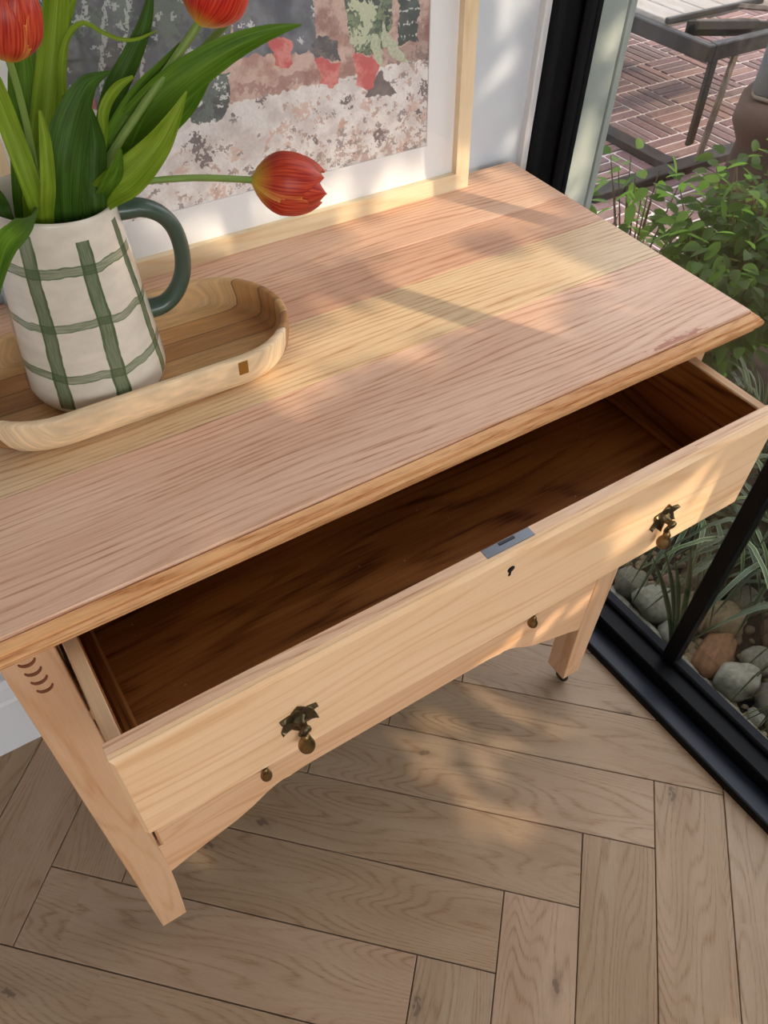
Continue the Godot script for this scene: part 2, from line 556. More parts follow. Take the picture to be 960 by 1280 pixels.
func plank(parent: Node, p: PackedVector2Array, along: Vector2, m: Material, off: Vector2) -> void:
	var st := mb()
	var n := p.size()
	var mid := Vector2.ZERO
	for q in p: mid += q / n
	var inn := []
	for i in n:
		var e1 := (p[i] - p[(i + n - 1) % n]).normalized()
		var e2 := (p[(i + 1) % n] - p[i]).normalized()
		var s := 1.0 if Geometry2D.is_polygon_clockwise(p) else -1.0
		var n1 := Vector2(e1.y, -e1.x) * s
		var n2 := Vector2(e2.y, -e2.x) * s
		var dd := n1 + n2
		if n1.dot(mid - p[i]) < 0: dd = -dd
		inn.append(p[i] + dd * 0.0009 / maxf(0.3, 1.0 + n1.dot(n2)))
	st.set_smooth_group(-1)
	var across := Vector2(-along.y, along.x)
	var add := func(q: Vector2, y: float) -> void:
		st.set_uv(Vector2((q - mid).dot(along), (q - mid).dot(across)) + off)
		st.add_vertex(Vector3(q.x, y, q.y))
	for i in range(1, n - 1):
		for q in [inn[0], inn[i], inn[i + 1]]: add.call(q, 0.0)
	for i in n:
		var j := (i + 1) % n
		for t in [[inn[i], 0.0], [p[i], -0.0011], [p[j], -0.0011], [inn[i], 0.0], [p[j], -0.0011], [inn[j], 0.0], [p[i], -0.0011], [p[i], -0.0105], [p[j], -0.0105], [p[i], -0.0011], [p[j], -0.0105], [p[j], -0.0011]]:
			add.call(t[0], t[1])
	put("plank", st, m, parent)

func window_wall() -> void:
	# the steel window stands in its own slightly turned plane; local x outwards, z along it
	var o := Node3D.new()
	o.name = "window_1"
	add_child(o)
	o.position = Vector3(0.0255, 0, 0)
	o.rotation.y = 0.0233
	tag(o, "black steel framed window wall to the right of the chest", "", "", "structure")
	var z1 := 3.8
	var b := mb()
	span(b, Vector3(0.0, -0.02, 0.0), Vector3(0.006, 0.017, z1), 0.0015, 2)
	put("sill_lip", b, M.black, o)
	b = mb()
	span(b, Vector3(0.006, -0.02, 0.0), Vector3(0.046, 0.013, z1), 0.001, 2)
	put("sill_track", b, M.navy, o)
	b = mb()
	span(b, Vector3(0.046, -0.14, 0.0), Vector3(0.104, 0.044, z1), 0.0025, 2)
	put("bottom_rail", b, M.black, o)
	b = mb()
	span(b, Vector3(0.082, 0.044, 0.02), Vector3(0.104, 0.056, z1), 0.003, 2)
	put("glazing_bead", b, M.black2, o)
	# jamb against the back wall, built up of four ribs
	for r in [[0.014, 0.030, 0.026, "black2"], [0.030, 0.066, 0.020, "black"], [0.066, 0.078, 0.026, "black"], [0.078, 0.104, 0.022, "black2"]]:
		b = mb()
		span(b, Vector3(r[0], 0.0, -0.06), Vector3(r[1], 2.6, r[2] - 0.022), 0.0015, 1)
		put("jamb", b, M[r[3]], o)
	b = mb()
	span(b, Vector3(0.002, 0.0, -0.06), Vector3(0.014, 2.6, -0.006), 0.002, 1)
	put("plaster_stop", b, M.trim, o)
	b = mb()
	span(b, Vector3(0.0, 2.55, -0.05), Vector3(0.104, 2.72, z1), 0.002, 2)
	put("head_rail", b, M.black, o)
	var step := 0.536
	for k in 9:
		b = mb()
		var z := 0.507 + step * k
		if z > z1: break
		span(b, Vector3(0.080, 0.040, z - 0.0135), Vector3(0.106, 2.56, z + 0.0135), 0.0015, 1)
		put("mullion", b, M.black, o)
	for k in 8:
		b = mb()
		var lo := 0.0 if k == 0 else 0.507 + step * (k - 1)
		var hi := minf(0.507 + step * k, z1)
		span(b, Vector3(0.0905, 0.045, lo), Vector3(0.0945, 2.56, hi), 0.0001, 1)
		put("pane", b, M.glass, o)

# ---------------------------------------------------------------- the chest
func chest() -> void:
	var o := thing("chest_of_drawers", Vector3.ZERO, "sanded pale oak chest with its upper drawer pulled open in the window corner", "chest of drawers")
	# four boards of the top
	var zs := [[0.0, 0.1205, "top_back", Vector2(1.0, 0.03)], [0.121, 0.1955, "top_red", Vector2(2.0, 0.22)], [0.196, 0.2985, "top_yellow", Vector2(4.0, 0.11)], [0.299, D, "top_front", Vector2(3.0, 0.30)]]
	for s in zs:
		var b := mb()
		span(b, Vector3(XL, 0.799, s[0]), Vector3(0.0, H, s[1]), 0.0007, 0, s[3])
		put("top_board", b, M[s[2]], o)
	# moulded edge round front and ends
	var prof := [Vector2(0.0011, 0.8170), Vector2(0.0011, 0.8214), Vector2(0.0020, 0.8216), Vector2(0.0092, 0.8178), Vector2(0.0094, 0.8150), Vector2(0.0116, 0.8152), Vector2(0.0136, 0.8132), Vector2(0.0140, 0.8100), Vector2(0.0126, 0.8062), Vector2(0.0090, 0.8030), Vector2(0.0085, 0.7990), Vector2(0.0011, 0.7990)]
	for side in 3:
		var b := mb()
		for i in prof.size():
			var p: Vector2 = prof[i]
			var q: Vector2 = prof[(i + 1) % prof.size()]
			var mid := (p + q) * 0.5 - Vector2(0.005, 0.809)
			var at := func(e: Vector2, far: int) -> Vector3:
				if side == 0: return Vector3(-e.x + XL if far == 0 else e.x, e.y, D + e.x)
				if side == 1: return Vector3(e.x, e.y, 0.0 if far == 0 else D + e.x)
				return Vector3(XL - e.x, e.y, 0.0 if far == 0 else D + e.x)
			var out: Vector3 = [Vector3(0, mid.y, mid.x), Vector3(mid.x, mid.y, 0), Vector3(-mid.x, mid.y, 0)][side]
			poly(b, [at.call(p, 0), at.call(p, 1), at.call(q, 1), at.call(q, 0)], out, 0 if side == 0 else 2, Vector2(1.3 * side, 0.1 + 0.005 * i))
		put("edge_moulding", b, M.edge, o)
	# legs: full-height stiles, tapered on the inner side below the apron, on castors
	for sx in [-1, 1]:
		for sz in [0, 1]:
			leg(o, sx, sz)
	# sides, back, rails
	var b2 := mb()
	for x in [[-0.856, -0.842], [-0.0565, -0.0425]]:
		b2 = mb()
		span(b2, Vector3(x[0], 0.27, 0.055), Vector3(x[1], 0.799, 0.385), 0.001, 1, Vector2(0.2, 0.3))
		put("side_panel", b2, M.leg, o)
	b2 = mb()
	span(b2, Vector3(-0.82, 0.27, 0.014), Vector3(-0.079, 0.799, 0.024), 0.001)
	put("back_panel", b2, M.dark_brown, o)
	b2 = mb()
	span(b2, Vector3(-0.82, 0.634, 0.06), Vector3(-0.079, 0.652, ZF - 0.004), 0.001, 0, Vector2(0.4, 0.2))
	put("drawer_rail", b2, M.raw, o)
	apron(o)
	drawer(o)
	lower_drawer(o)

func leg(o: Node, sx: int, sz: int) -> void:
	var xo := -0.8633 if sx < 0 else -0.0353
	var z0 := 0.3838 if sz == 1 else 0.012
	var z1 := z0 + 0.044
	var d := -float(sx)           # inward
	var y0 := 0.037
	var rows := []
	for r in [[y0, 0.0372], [0.15, 0.0430], [0.2065, 0.0448], [0.798, 0.0445]]:
		rows.append([r[0], xo, xo + d * r[1]])
	var b := mb()
	var off := Vector2(0.13 + 0.4 * (sx + 1), 0.2 + 0.17 * sz)
	var ch := 0.0012
	for i in rows.size() - 1:
		var lo: Array = rows[i]
		var hi: Array = rows[i + 1]
		for f in [[z1, 1.0], [z0, -1.0]]:
			var q := -ch * float(f[1])
			poly(b, [Vector3(lo[1] + d * ch, lo[0], f[0]), Vector3(lo[2] - d * ch, lo[0], f[0]), Vector3(hi[2] - d * ch, hi[0], f[0]), Vector3(hi[1] + d * ch, hi[0], f[0])], Vector3(0, 0, f[1]), 1, off)
			for e in [1, 2]:
				var dd := d * ch if e == 1 else -d * ch
				poly(b, [Vector3(lo[e] + dd, lo[0], f[0]), Vector3(hi[e] + dd, hi[0], f[0]), Vector3(hi[e], hi[0], f[0] + q), Vector3(lo[e], lo[0], f[0] + q)], Vector3(-dd, 0, f[1] * ch), 1, off)
		poly(b, [Vector3(lo[1], lo[0], z0 + ch), Vector3(lo[1], lo[0], z1 - ch), Vector3(hi[1], hi[0], z1 - ch), Vector3(hi[1], hi[0], z0 + ch)], Vector3(sx, 0, 0), 1, off)
		poly(b, [Vector3(lo[2], lo[0], z0 + ch), Vector3(lo[2], lo[0], z1 - ch), Vector3(hi[2], hi[0], z1 - ch), Vector3(hi[2], hi[0], z0 + ch)], Vector3(-sx, 0, 0), 1, off)
	for e in [rows[0], rows[3]]:
		poly(b, [Vector3(e[1], e[0], z0), Vector3(e[2], e[0], z0), Vector3(e[2], e[0], z1), Vector3(e[1], e[0], z1)], Vector3(0, -1 if e == rows[0] else 1, 0), 1, off)
	var lg := put("leg", b, M.leg, o)
	# castor: plate, fork and wheel
	var cx: float = xo + d * 0.019
	var cz := (z0 + z1) * 0.5 - (0.010 if sx < 0 else 0.0)
	b = mb()
	lathe(b, [Vector2(0.0, 0.028), Vector2(0.0135, 0.028), Vector2(0.0155, 0.031), Vector2(0.0155, 0.0372), Vector2(0.0, 0.0372)], 18, Transform3D(Basis(), Vector3(cx, 0, cz)), 1)
	for s in [-1, 1]:
		box(b, Vector3(cx + s * 0.0075, 0.021, cz + 0.003), Vector3(0.0025, 0.020, 0.012), 0.0006)
	put("castor_fork", b, M.brass_dark, lg)
	b = mb()
	lathe(b, [Vector2(0.0, -0.005), Vector2(0.0115, -0.005), Vector2(0.0135, -0.002), Vector2(0.0135, 0.002), Vector2(0.0115, 0.005), Vector2(0.0, 0.005)], 20, Transform3D(Basis(Vector3(0, 0, 1), PI / 2), Vector3(cx, 0.0136, cz + 0.006)), 1)
	put("castor_wheel", b, M.steel_dark, lg)
	# carved scallops at the head of the front stiles
	if sz == 1:
		for k in 4:
			b = mb()
			var pts := []
			var cy := 0.768 - k * 0.0145
			for i in 9:
				var a := PI + PI * i / 8.0
				var w := 0.0013 * (0.35 + 0.65 * sin(PI * i / 8.0))
				pts.append(Vector4(xo + d * 0.0205 + cos(a) * 0.0066 + d * k * 0.0008, cy + sin(a) * 0.0062, z1 - 0.0004, w * 1.7))
			tube(b, pts, 8)
			put("scallop", b, M.carve, lg)

func apron(o: Node) -> void:
	# shaped lower rail: ogee feet rising to a flat centre
	var half := [Vector2(-0.8185, 0.2065), Vector2(-0.790, 0.219), Vector2(-0.755, 0.2315), Vector2(-0.715, 0.2455), Vector2(-0.690, 0.259), Vector2(-0.668, 0.276), Vector2(-0.652, 0.2845), Vector2(-0.641, 0.2875), Vector2(-0.633, 0.2855), Vector2(-0.627, 0.2870), Vector2(-0.612, 0.2895), Vector2(-0.590, 0.2900), Vector2(-0.52, 0.2900)]
	var low := []
	for p in half: low.append(p)
	for i in range(half.size() - 1, -1, -1):
		low.append(Vector2(-0.8985 - half[i].x, half[i].y))
	var b := mb()
	var off := Vector2(0.9, 0.05)
	var z1 := ZF - 0.0015
	var z0 := ZF - 0.020
	var yt := 0.3005
	for i in low.size() - 1:
		var p: Vector2 = low[i]
		var q: Vector2 = low[i + 1]
		poly(b, [Vector3(p.x, p.y, z1), Vector3(q.x, q.y, z1), Vector3(q.x, yt, z1), Vector3(p.x, yt, z1)], Vector3(0, 0, 1), 0, off)
		poly(b, [Vector3(p.x, p.y, z0), Vector3(q.x, q.y, z0), Vector3(q.x, yt, z0), Vector3(p.x, yt, z0)], Vector3(0, 0, -1), 0, off)
		poly(b, [Vector3(p.x, p.y, z0), Vector3(q.x, q.y, z0), Vector3(q.x, q.y, z1), Vector3(p.x, p.y, z1)], Vector3(0, -1, 0), 0, off)
	poly(b, [Vector3(low[0].x, yt, z0), Vector3(low[-1].x, yt, z0), Vector3(low[-1].x, yt, z1), Vector3(low[0].x, yt, z1)], Vector3(0, 1, 0), 0, off)
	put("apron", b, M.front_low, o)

func drawer_front(xa: float, xb: float, ya: float, yb: float, zb: float, zf: float, off: Vector2) -> SurfaceTool:
	# slab with a small step and bevel round its face
	var b := mb()
	span(b, Vector3(xa, ya, zb), Vector3(xb, yb, zf - 0.0045), 0.0006, 0, off)
	var i := 0.0032
	var a0 := [Vector3(xa, ya, zf - 0.0045), Vector3(xb, ya, zf - 0.0045), Vector3(xb, yb, zf - 0.0045), Vector3(xa, yb, zf - 0.0045)]
	var a1 := [Vector3(xa + i, ya + i, zf), Vector3(xb - i, ya + i, zf), Vector3(xb - i, yb - i, zf), Vector3(xa + i, yb - i, zf)]
	poly(b, a1, Vector3(0, 0, 1), 0, off)
	var outs := [Vector3(0, -1, 1), Vector3(1, 0, 1), Vector3(0, 1, 1), Vector3(-1, 0, 1)]
	for k in 4:
		poly(b, [a0[k], a0[(k + 1) % 4], a1[(k + 1) % 4], a1[k]], outs[k], 0, off)
	return b

func pull(parent: Node, x: float, y: float, z: float) -> void:
	# flower-shaped backplate, post, ring and drop
	var b := mb()
	var petals := 6
	for k in petals:
		var a := TAU * k / petals + TAU / 12.0
		var dir := Vector3(cos(a), sin(a), 0)
		var sd := Vector3(-sin(a), cos(a), 0)
		var rim := []
		for t in 9:
			var f := t / 8.0
			var w: float = sin(PI * pow(f, 0.75)) * 0.0076 + 0.0004
			rim.append([0.003 + 0.0172 * f, w])
		var c := Vector3(x, y, z + 0.0030)
		for t in 8:
			for s in [-1.0, 1.0]:
				var p0: Vector3 = c + dir * rim[t][0] + Vector3(0, 0, 0.0016 * pow(t / 8.0, 2.0))
				var p1: Vector3 = c + dir * rim[t + 1][0] + Vector3(0, 0, 0.0016 * pow((t + 1) / 8.0, 2.0))
				var q0: Vector3 = p0 + sd * rim[t][1] * s - Vector3(0, 0, 0.0026)
				var q1: Vector3 = p1 + sd * rim[t + 1][1] * s - Vector3(0, 0, 0.0026)
				poly(b, [p0, p1, q1, q0], Vector3(0, 0, 1))
				poly(b, [q0, q1, Vector3(q1.x, q1.y, z), Vector3(q0.x, q0.y, z)], sd * s)
	lathe(b, [Vector2(0.0075, 0.0), Vector2(0.007, 0.003), Vector2(0.004, 0.005), Vector2(0.0034, 0.010), Vector2(0.0048, 0.0125), Vector2(0.0040, 0.015), Vector2(0.0, 0.0158)], 14, Transform3D(Basis(Vector3(1, 0, 0), PI / 2), Vector3(x, y, z)), 1)
	put("pull_plate", b, M.brass_dark, parent)
	b = mb()
	var pts := []
	for i in 13:
		var a := TAU * i / 12.0
		pts.append(Vector4(x + cos(a) * 0.0052, y - 0.0075 + sin(a) * 0.0068, z + 0.0105 + sin(a) * 0.001, 0.0013))
	tube(b, pts, 8)
	put("pull_ring", b, M.brass_dark, parent)
	b = mb()
	var top := y - 0.013
	var pr := [Vector2(0.0, top - 0.0265), Vector2(0.0018, top - 0.0262), Vector2(0.0026, top - 0.0250), Vector2(0.0050, top - 0.0236), Vector2(0.0072, top - 0.0206), Vector2(0.0078, top - 0.0176), Vector2(0.0070, top - 0.0134), Vector2(0.0048, top - 0.0090), Vector2(0.0036, top - 0.0055), Vector2(0.0044, top - 0.0040), Vector2(0.0030, top - 0.0020), Vector2(0.0022, top + 0.0006), Vector2(0.0, top + 0.0010)]
	lathe(b, pr, 18, Transform3D(Basis(), Vector3(x, 0, z + 0.0118)), 1)
	put("pull_drop", b, M.brass, parent)

func drawer(o: Node) -> void:
	var zb := ZD - 0.0194
	var yt := 0.795
	var d := put("drawer", drawer_front(-0.8156, -0.0830, 0.6583, yt, zb, ZD, Vector2(0.05, 0.12)), M.front, o)
	tag(d, "pale drawer front with two dark brass drop pulls")
	# rough open-grained top edge
	var b := mb()
	span(b, Vector3(-0.8152, yt - 0.0008, zb + 0.0005), Vector3(-0.0834, yt + 0.0005, ZD - 0.0085), 0.0002, 0, Vector2(0.2, 0.62))
	put("front_top_edge", b, M.front_top, d)
	for x in [[-0.8125, -0.8005], [-0.0848, -0.0728]]:
		b = mb()
		span(b, Vector3(x[0], 0.664, 0.135), Vector3(x[1], 0.786, zb), 0.001, 2, Vector2(0.3, 0.3))
		put("drawer_side", b, M.raw, d)
		b = mb()
		var xi: float = x[1] if x[0] < -0.5 else x[0] - 0.001
		span(b, Vector3(xi, 0.668, 0.14), Vector3(xi + 0.001, 0.7845, zb), 0.0002, 2, Vector2(0.1, 0.2))
		put("inner_face", b, M.inside, d)
		b = mb()
		var xc: float = -0.7925 if x[0] < -0.5 else -0.0928
		span(b, Vector3(xc - 0.007, 0.672, 0.14), Vector3(xc + 0.007, 0.680, zb - 0.001), 0.003, 2, Vector2(0.5, 0.1))
		put("corner_strip", b, M.inside, d)
	b = mb()
	span(b, Vector3(-0.7995, 0.668, zb - 0.001), Vector3(-0.0858, 0.7935, zb), 0.0002, 0, Vector2(0.1, 0.1))
	put("inner_face", b, M.inside, d)
	b = mb()
	span(b, Vector3(-0.8005, 0.664, 0.135), Vector3(-0.0848, 0.672, zb), 0.001, 0, Vector2(0.0, 0.1))
	put("drawer_bottom", b, M.inside, d)
	b = mb()
	span(b, Vector3(-0.8005, 0.672, 0.128), Vector3(-0.0848, 0.775, 0.138), 0.001, 0, Vector2(0.0, 0.1))
	put("drawer_back", b, M.inside, d)
	# crumbs of dust on the bottom
	b = mb()
	for i in 46:
		var s := 0.0004 + rng.randf() * 0.0007
		box(b, Vector3(-0.78 + rng.randf() * 0.66, 0.6722, 0.30 + rng.randf() * 0.22), Vector3(s * 2.0, s, s), s * 0.3, 0, Vector2.ZERO)
	tag(put("dust_specks", b, M.raw, d), "", "", "", "stuff")
	# lock: plate let into the top edge with its bolt, and the keyhole
	b = mb()
	span(b, Vector3(-0.4706, yt + 0.0002, 0.5466), Vector3(-0.4162, yt + 0.0010, 0.5570), 0.0003)
	put("lock_plate", b, M.steel, d)
	b = mb()
	span(b, Vector3(-0.4525, yt + 0.0008, 0.5478), Vector3(-0.4345, yt + 0.0019, 0.5508), 0.0004)
	put("lock_bolt", b, M.steel_dark, d)
	b = mb()
	lathe(b, [Vector2(0.0, 0.0), Vector2(0.0040, 0.0), Vector2(0.0042, 0.0004), Vector2(0.0, 0.0006)], 16, Transform3D(Basis(Vector3(1, 0, 0), PI / 2), Vector3(-0.4470, 0.7745, ZD)), 1)
	box(b, Vector3(-0.4474, 0.7690, ZD + 0.0002), Vector3(0.0030, 0.0085, 0.0006), 0.0002)
	put("keyhole", b, M.hole, d)
	for x in [-0.6685, -0.2285]:
		pull(d, x, 0.7175, ZD)

func lower_drawer(o: Node) -> void:
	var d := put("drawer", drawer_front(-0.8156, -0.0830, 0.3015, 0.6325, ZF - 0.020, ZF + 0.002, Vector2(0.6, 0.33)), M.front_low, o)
	tag(d, "closed lower drawer front with two brass drop pulls")
	for x in [-0.6685, -0.2285]:
		pull(d, x, 0.392, ZF + 0.002)
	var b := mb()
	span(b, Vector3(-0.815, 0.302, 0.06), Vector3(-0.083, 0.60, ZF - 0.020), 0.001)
	put("drawer_box", b, M.dark_brown, d)

# ---------------------------------------------------------------- tray
func stadium(r: float, half_len: float, y: float, n := 20) -> Array:
	var row := []
	for i in n + 1:
		var a := -PI / 2 + PI * i / n
		row.append(Vector3(half_len + cos(a) * r, y, sin(a) * r))
	for i in n + 1:
		var a := PI / 2 + PI * i / n
		row.append(Vector3(-half_len + cos(a) * r, y, sin(a) * r))
	return row

func tray() -> void:
	var o := thing("serving_tray", Vector3(-0.6470, H, 0.1965), "oval pale wooden tray with raised rim under the checked jug", "tray")
	o.rotation.y = deg_to_rad(-0.6)
	# strips of different woods glued lengthwise: a texture across z, end grain flecks
	var n := noise(301, 1.0, 3)
	var tones := [rgb(206, 166, 116), rgb(190, 140, 90), rgb(176, 126, 78), rgb(200, 154, 102), rgb(168, 118, 72), rgb(230, 200, 160)]
	var im := paint(512, 256, func(x: int, y: int) -> Color:
		var u := x / 512.0
		var v := y / 256.0
		var cuts := [0.0, 0.2, 0.36, 0.53, 0.68, 0.83, 1.01]
		var k := 0
		for i in 6:
			if v >= cuts[i]: k = i
		var c: Color = tones[k]
		var g := n.get_noise_2d(u * 8.0 + k * 7.3, v * 120.0) * 0.55 + n.get_noise_2d(u * 3.0 + k * 3.1, v * 18.0) * 0.5
		c = c * (1.0 + g * 0.22)
		for i in range(1, 6):
			if absf(v - cuts[i]) < 0.004: c = c * 0.72
		return c)
	var m := mat(Color.WHITE, 0.45, tex(im))
	var hl := 0.0875
	var b := mb()
	var prof := [[0.060, 0.0], [0.066, 0.0008], [0.0725, 0.0050], [0.0765, 0.0125], [0.0780, 0.022], [0.0780, 0.0370], [0.0772, 0.0392], [0.0752, 0.0400], [0.0722, 0.0400], [0.0704, 0.0393], [0.0694, 0.0372], [0.0690, 0.020], [0.0672, 0.0125], [0.0625, 0.0098], [0.055, 0.0092]]
	var rows := []
	for p in prof: rows.append(stadium(p[0], hl, p[1]))
	var lay := func(v: Vector3) -> Vector2: return Vector2(v.x / 0.36 + 0.5, v.z / 0.165 + 0.5 + (v.y - 0.02) * 1.1)
	b.set_smooth_group(0)
	for i in rows.size() - 1:
		var c: int = rows[i].size()
		for j in c:
			var k := (j + 1) % c
			for v in [rows[i][j], rows[i + 1][k], rows[i][k], rows[i][j], rows[i + 1][j], rows[i + 1][k]]:
				b.set_uv(lay.call(v))
				b.add_vertex(v)
	for e in [0, rows.size() - 1]:
		var ring: Array = rows[e]
		for j in ring.size():
			b.set_smooth_group(1)
			var fan := [Vector3(0, ring[0].y, 0), ring[j], ring[(j + 1) % ring.size()]]
			if e > 0: fan.reverse()
			for v in fan:
				b.set_uv(lay.call(v))
				b.add_vertex(v)
	put("tray_body", b, m, o)
	b = mb()
	box(b, Vector3(0.0850, 0.0290, 0.0780), Vector3(0.0100, 0.0150, 0.0014), 0.0006)
	tag(put("maker_tag", b, M.tag, o), "small brass coloured tag")

# ---------------------------------------------------------------- jug
func jug() -> void:
	var o := thing("jug", Vector3(-0.6812, H + 0.0096, 0.1922), "cream glazed jug with painted green check and dark green handle holding the tulips", "jug")
	var n := noise(311, 1.0, 3)
	# u is the angle (0 towards +x, growing towards +z), v runs up the outside from 0 to 0.186 m
	var cream := rgb(216, 206, 190)
	var green := rgb(72, 90, 58)
	var im := paint(1024, 512, func(x: int, y: int) -> Color:
		var ang := x / 1024.0 * 360.0
		var h := y / 512.0 * 0.186
		var c := cream * (1.0 + 0.05 * n.get_noise_2d(x * 0.01, y * 0.02))
		var cover := 0.0
		var wob := n.get_noise_2d(3.0, y * 0.005) * 1.4
		for k in 8:
			var a := [38.0, 84.0, 131.0, 180.0, 226.0, 270.0, 312.0, 352.0][k] as float
			var slant := (0.09 - h) * (40.0 if k < 3 else 0.0)
			var d := absf(wrapf(ang - a - slant * (-1.0 if k == 0 else 1.0) * 0.6 - wob, -180.0, 180.0))
			var half := 6.6 if k != 0 else 4.8
			var edge := smoothstep(half, half - 0.7, d + n.get_noise_2d(x * 0.012, y * 0.02) * 0.7)
			if h < 0.012 or h > 0.176 - (0.006 if k == 1 else 0.0): edge = 0.0
			var body := 0.72 + 0.28 * smoothstep(half * 0.5, half * 0.9, d) + 0.2 * n.get_noise_2d(x * 0.35, y * 0.015)
			cover = maxf(cover, edge * clampf(body, 0.0, 1.0))
		for k in 3:
			var a := [0.0465, 0.0965, 0.146][k] as float
			var d := absf(h - a - n.get_noise_2d(x * 0.008, 40.0 * k) * 0.004)
			var half := 0.0047 if k != 1 else 0.0042
			var edge := smoothstep(half, half - 0.0008, d)
			var body := 0.52 + 0.42 * smoothstep(half * 0.55, half * 0.95, d) + 0.25 * n.get_noise_2d(x * 0.012, y * 0.25)
			var over := edge * clampf(body, 0.0, 1.0)
			cover = cover + over * (1.0 - cover)
		return c.lerp(green, clampf(cover, 0.0, 0.96)))
	var m := mat(Color.WHITE, 0.16, tex(im))
	m.clearcoat_enabled = true
	m.clearcoat = 0.6
	m.clearcoat_roughness = 0.08
	var rows := []
	var vs := []
	var segs := 64
	for p in [[0.0, 0.0], [0.052, 0.0], [0.0585, 0.0012], [0.0630, 0.0050], [0.0655, 0.0110], [0.0664, 0.0180], [0.0645, 0.040], [0.0612, 0.080], [0.0578, 0.120], [0.0548, 0.155], [0.0530, 0.176], [0.0522, 0.1838], [0.0512, 0.1862], [0.0497, 0.1858]]:
		var row := []
		for j in segs + 1:
			var a := TAU * j / segs
			var lift: float = -0.0062 * cos(a) * smoothstep(0.10, 0.186, p[1])
			row.append(Vector3(p[0] * cos(a), p[1] + lift, p[0] * sin(a)))
		rows.append(row)
		vs.append(clampf(p[1] / 0.186, 0.0, 1.0))
	var b := mb()
	grid(b, rows, false, 0, vs)
	put("jug_body", b, m, o)
	b = mb()
	rows = []
	for p in [[0.0497, 0.1858], [0.0482, 0.1830], [0.0480, 0.17], [0.055, 0.06], [0.056, 0.02], [0.0, 0.014]]:
		var row := []
		for j in segs:
			var a := TAU * j / segs
			var lift: float = -0.0062 * cos(a) * smoothstep(0.10, 0.186, p[1])
			row.append(Vector3(p[0] * cos(a), p[1] + lift, p[0] * sin(a)))
		rows.append(row)
	grid(b, rows, true)
	put("jug_lining", b, M.cream, o)
	# handle: a strap that leaves below the rim and returns a third of the way down
	b = mb()
	var az := deg_to_rad(8.0)
	var pts := []
	for q in [[0.047, 0.1645, 0.0105], [0.060, 0.1640, 0.0100], [0.074, 0.1625, 0.0093], [0.088, 0.1540, 0.0088], [0.0975, 0.1390, 0.0086], [0.1010, 0.1180, 0.0086], [0.0985, 0.0950, 0.0088], [0.0890, 0.0760, 0.0092], [0.0745, 0.0650, 0.0098], [0.0565, 0.0640, 0.0110]]:
		pts.append(Vector4(q[0] * cos(az), q[1], q[0] * sin(az), q[2]))
	tube(b, smooth_path(pts, 36), 14, 0, 0.86, Vector3(-sin(az), 0, cos(az)))
	tag(put("handle", b, M.green_glaze, o), "glossy dark green loop handle")

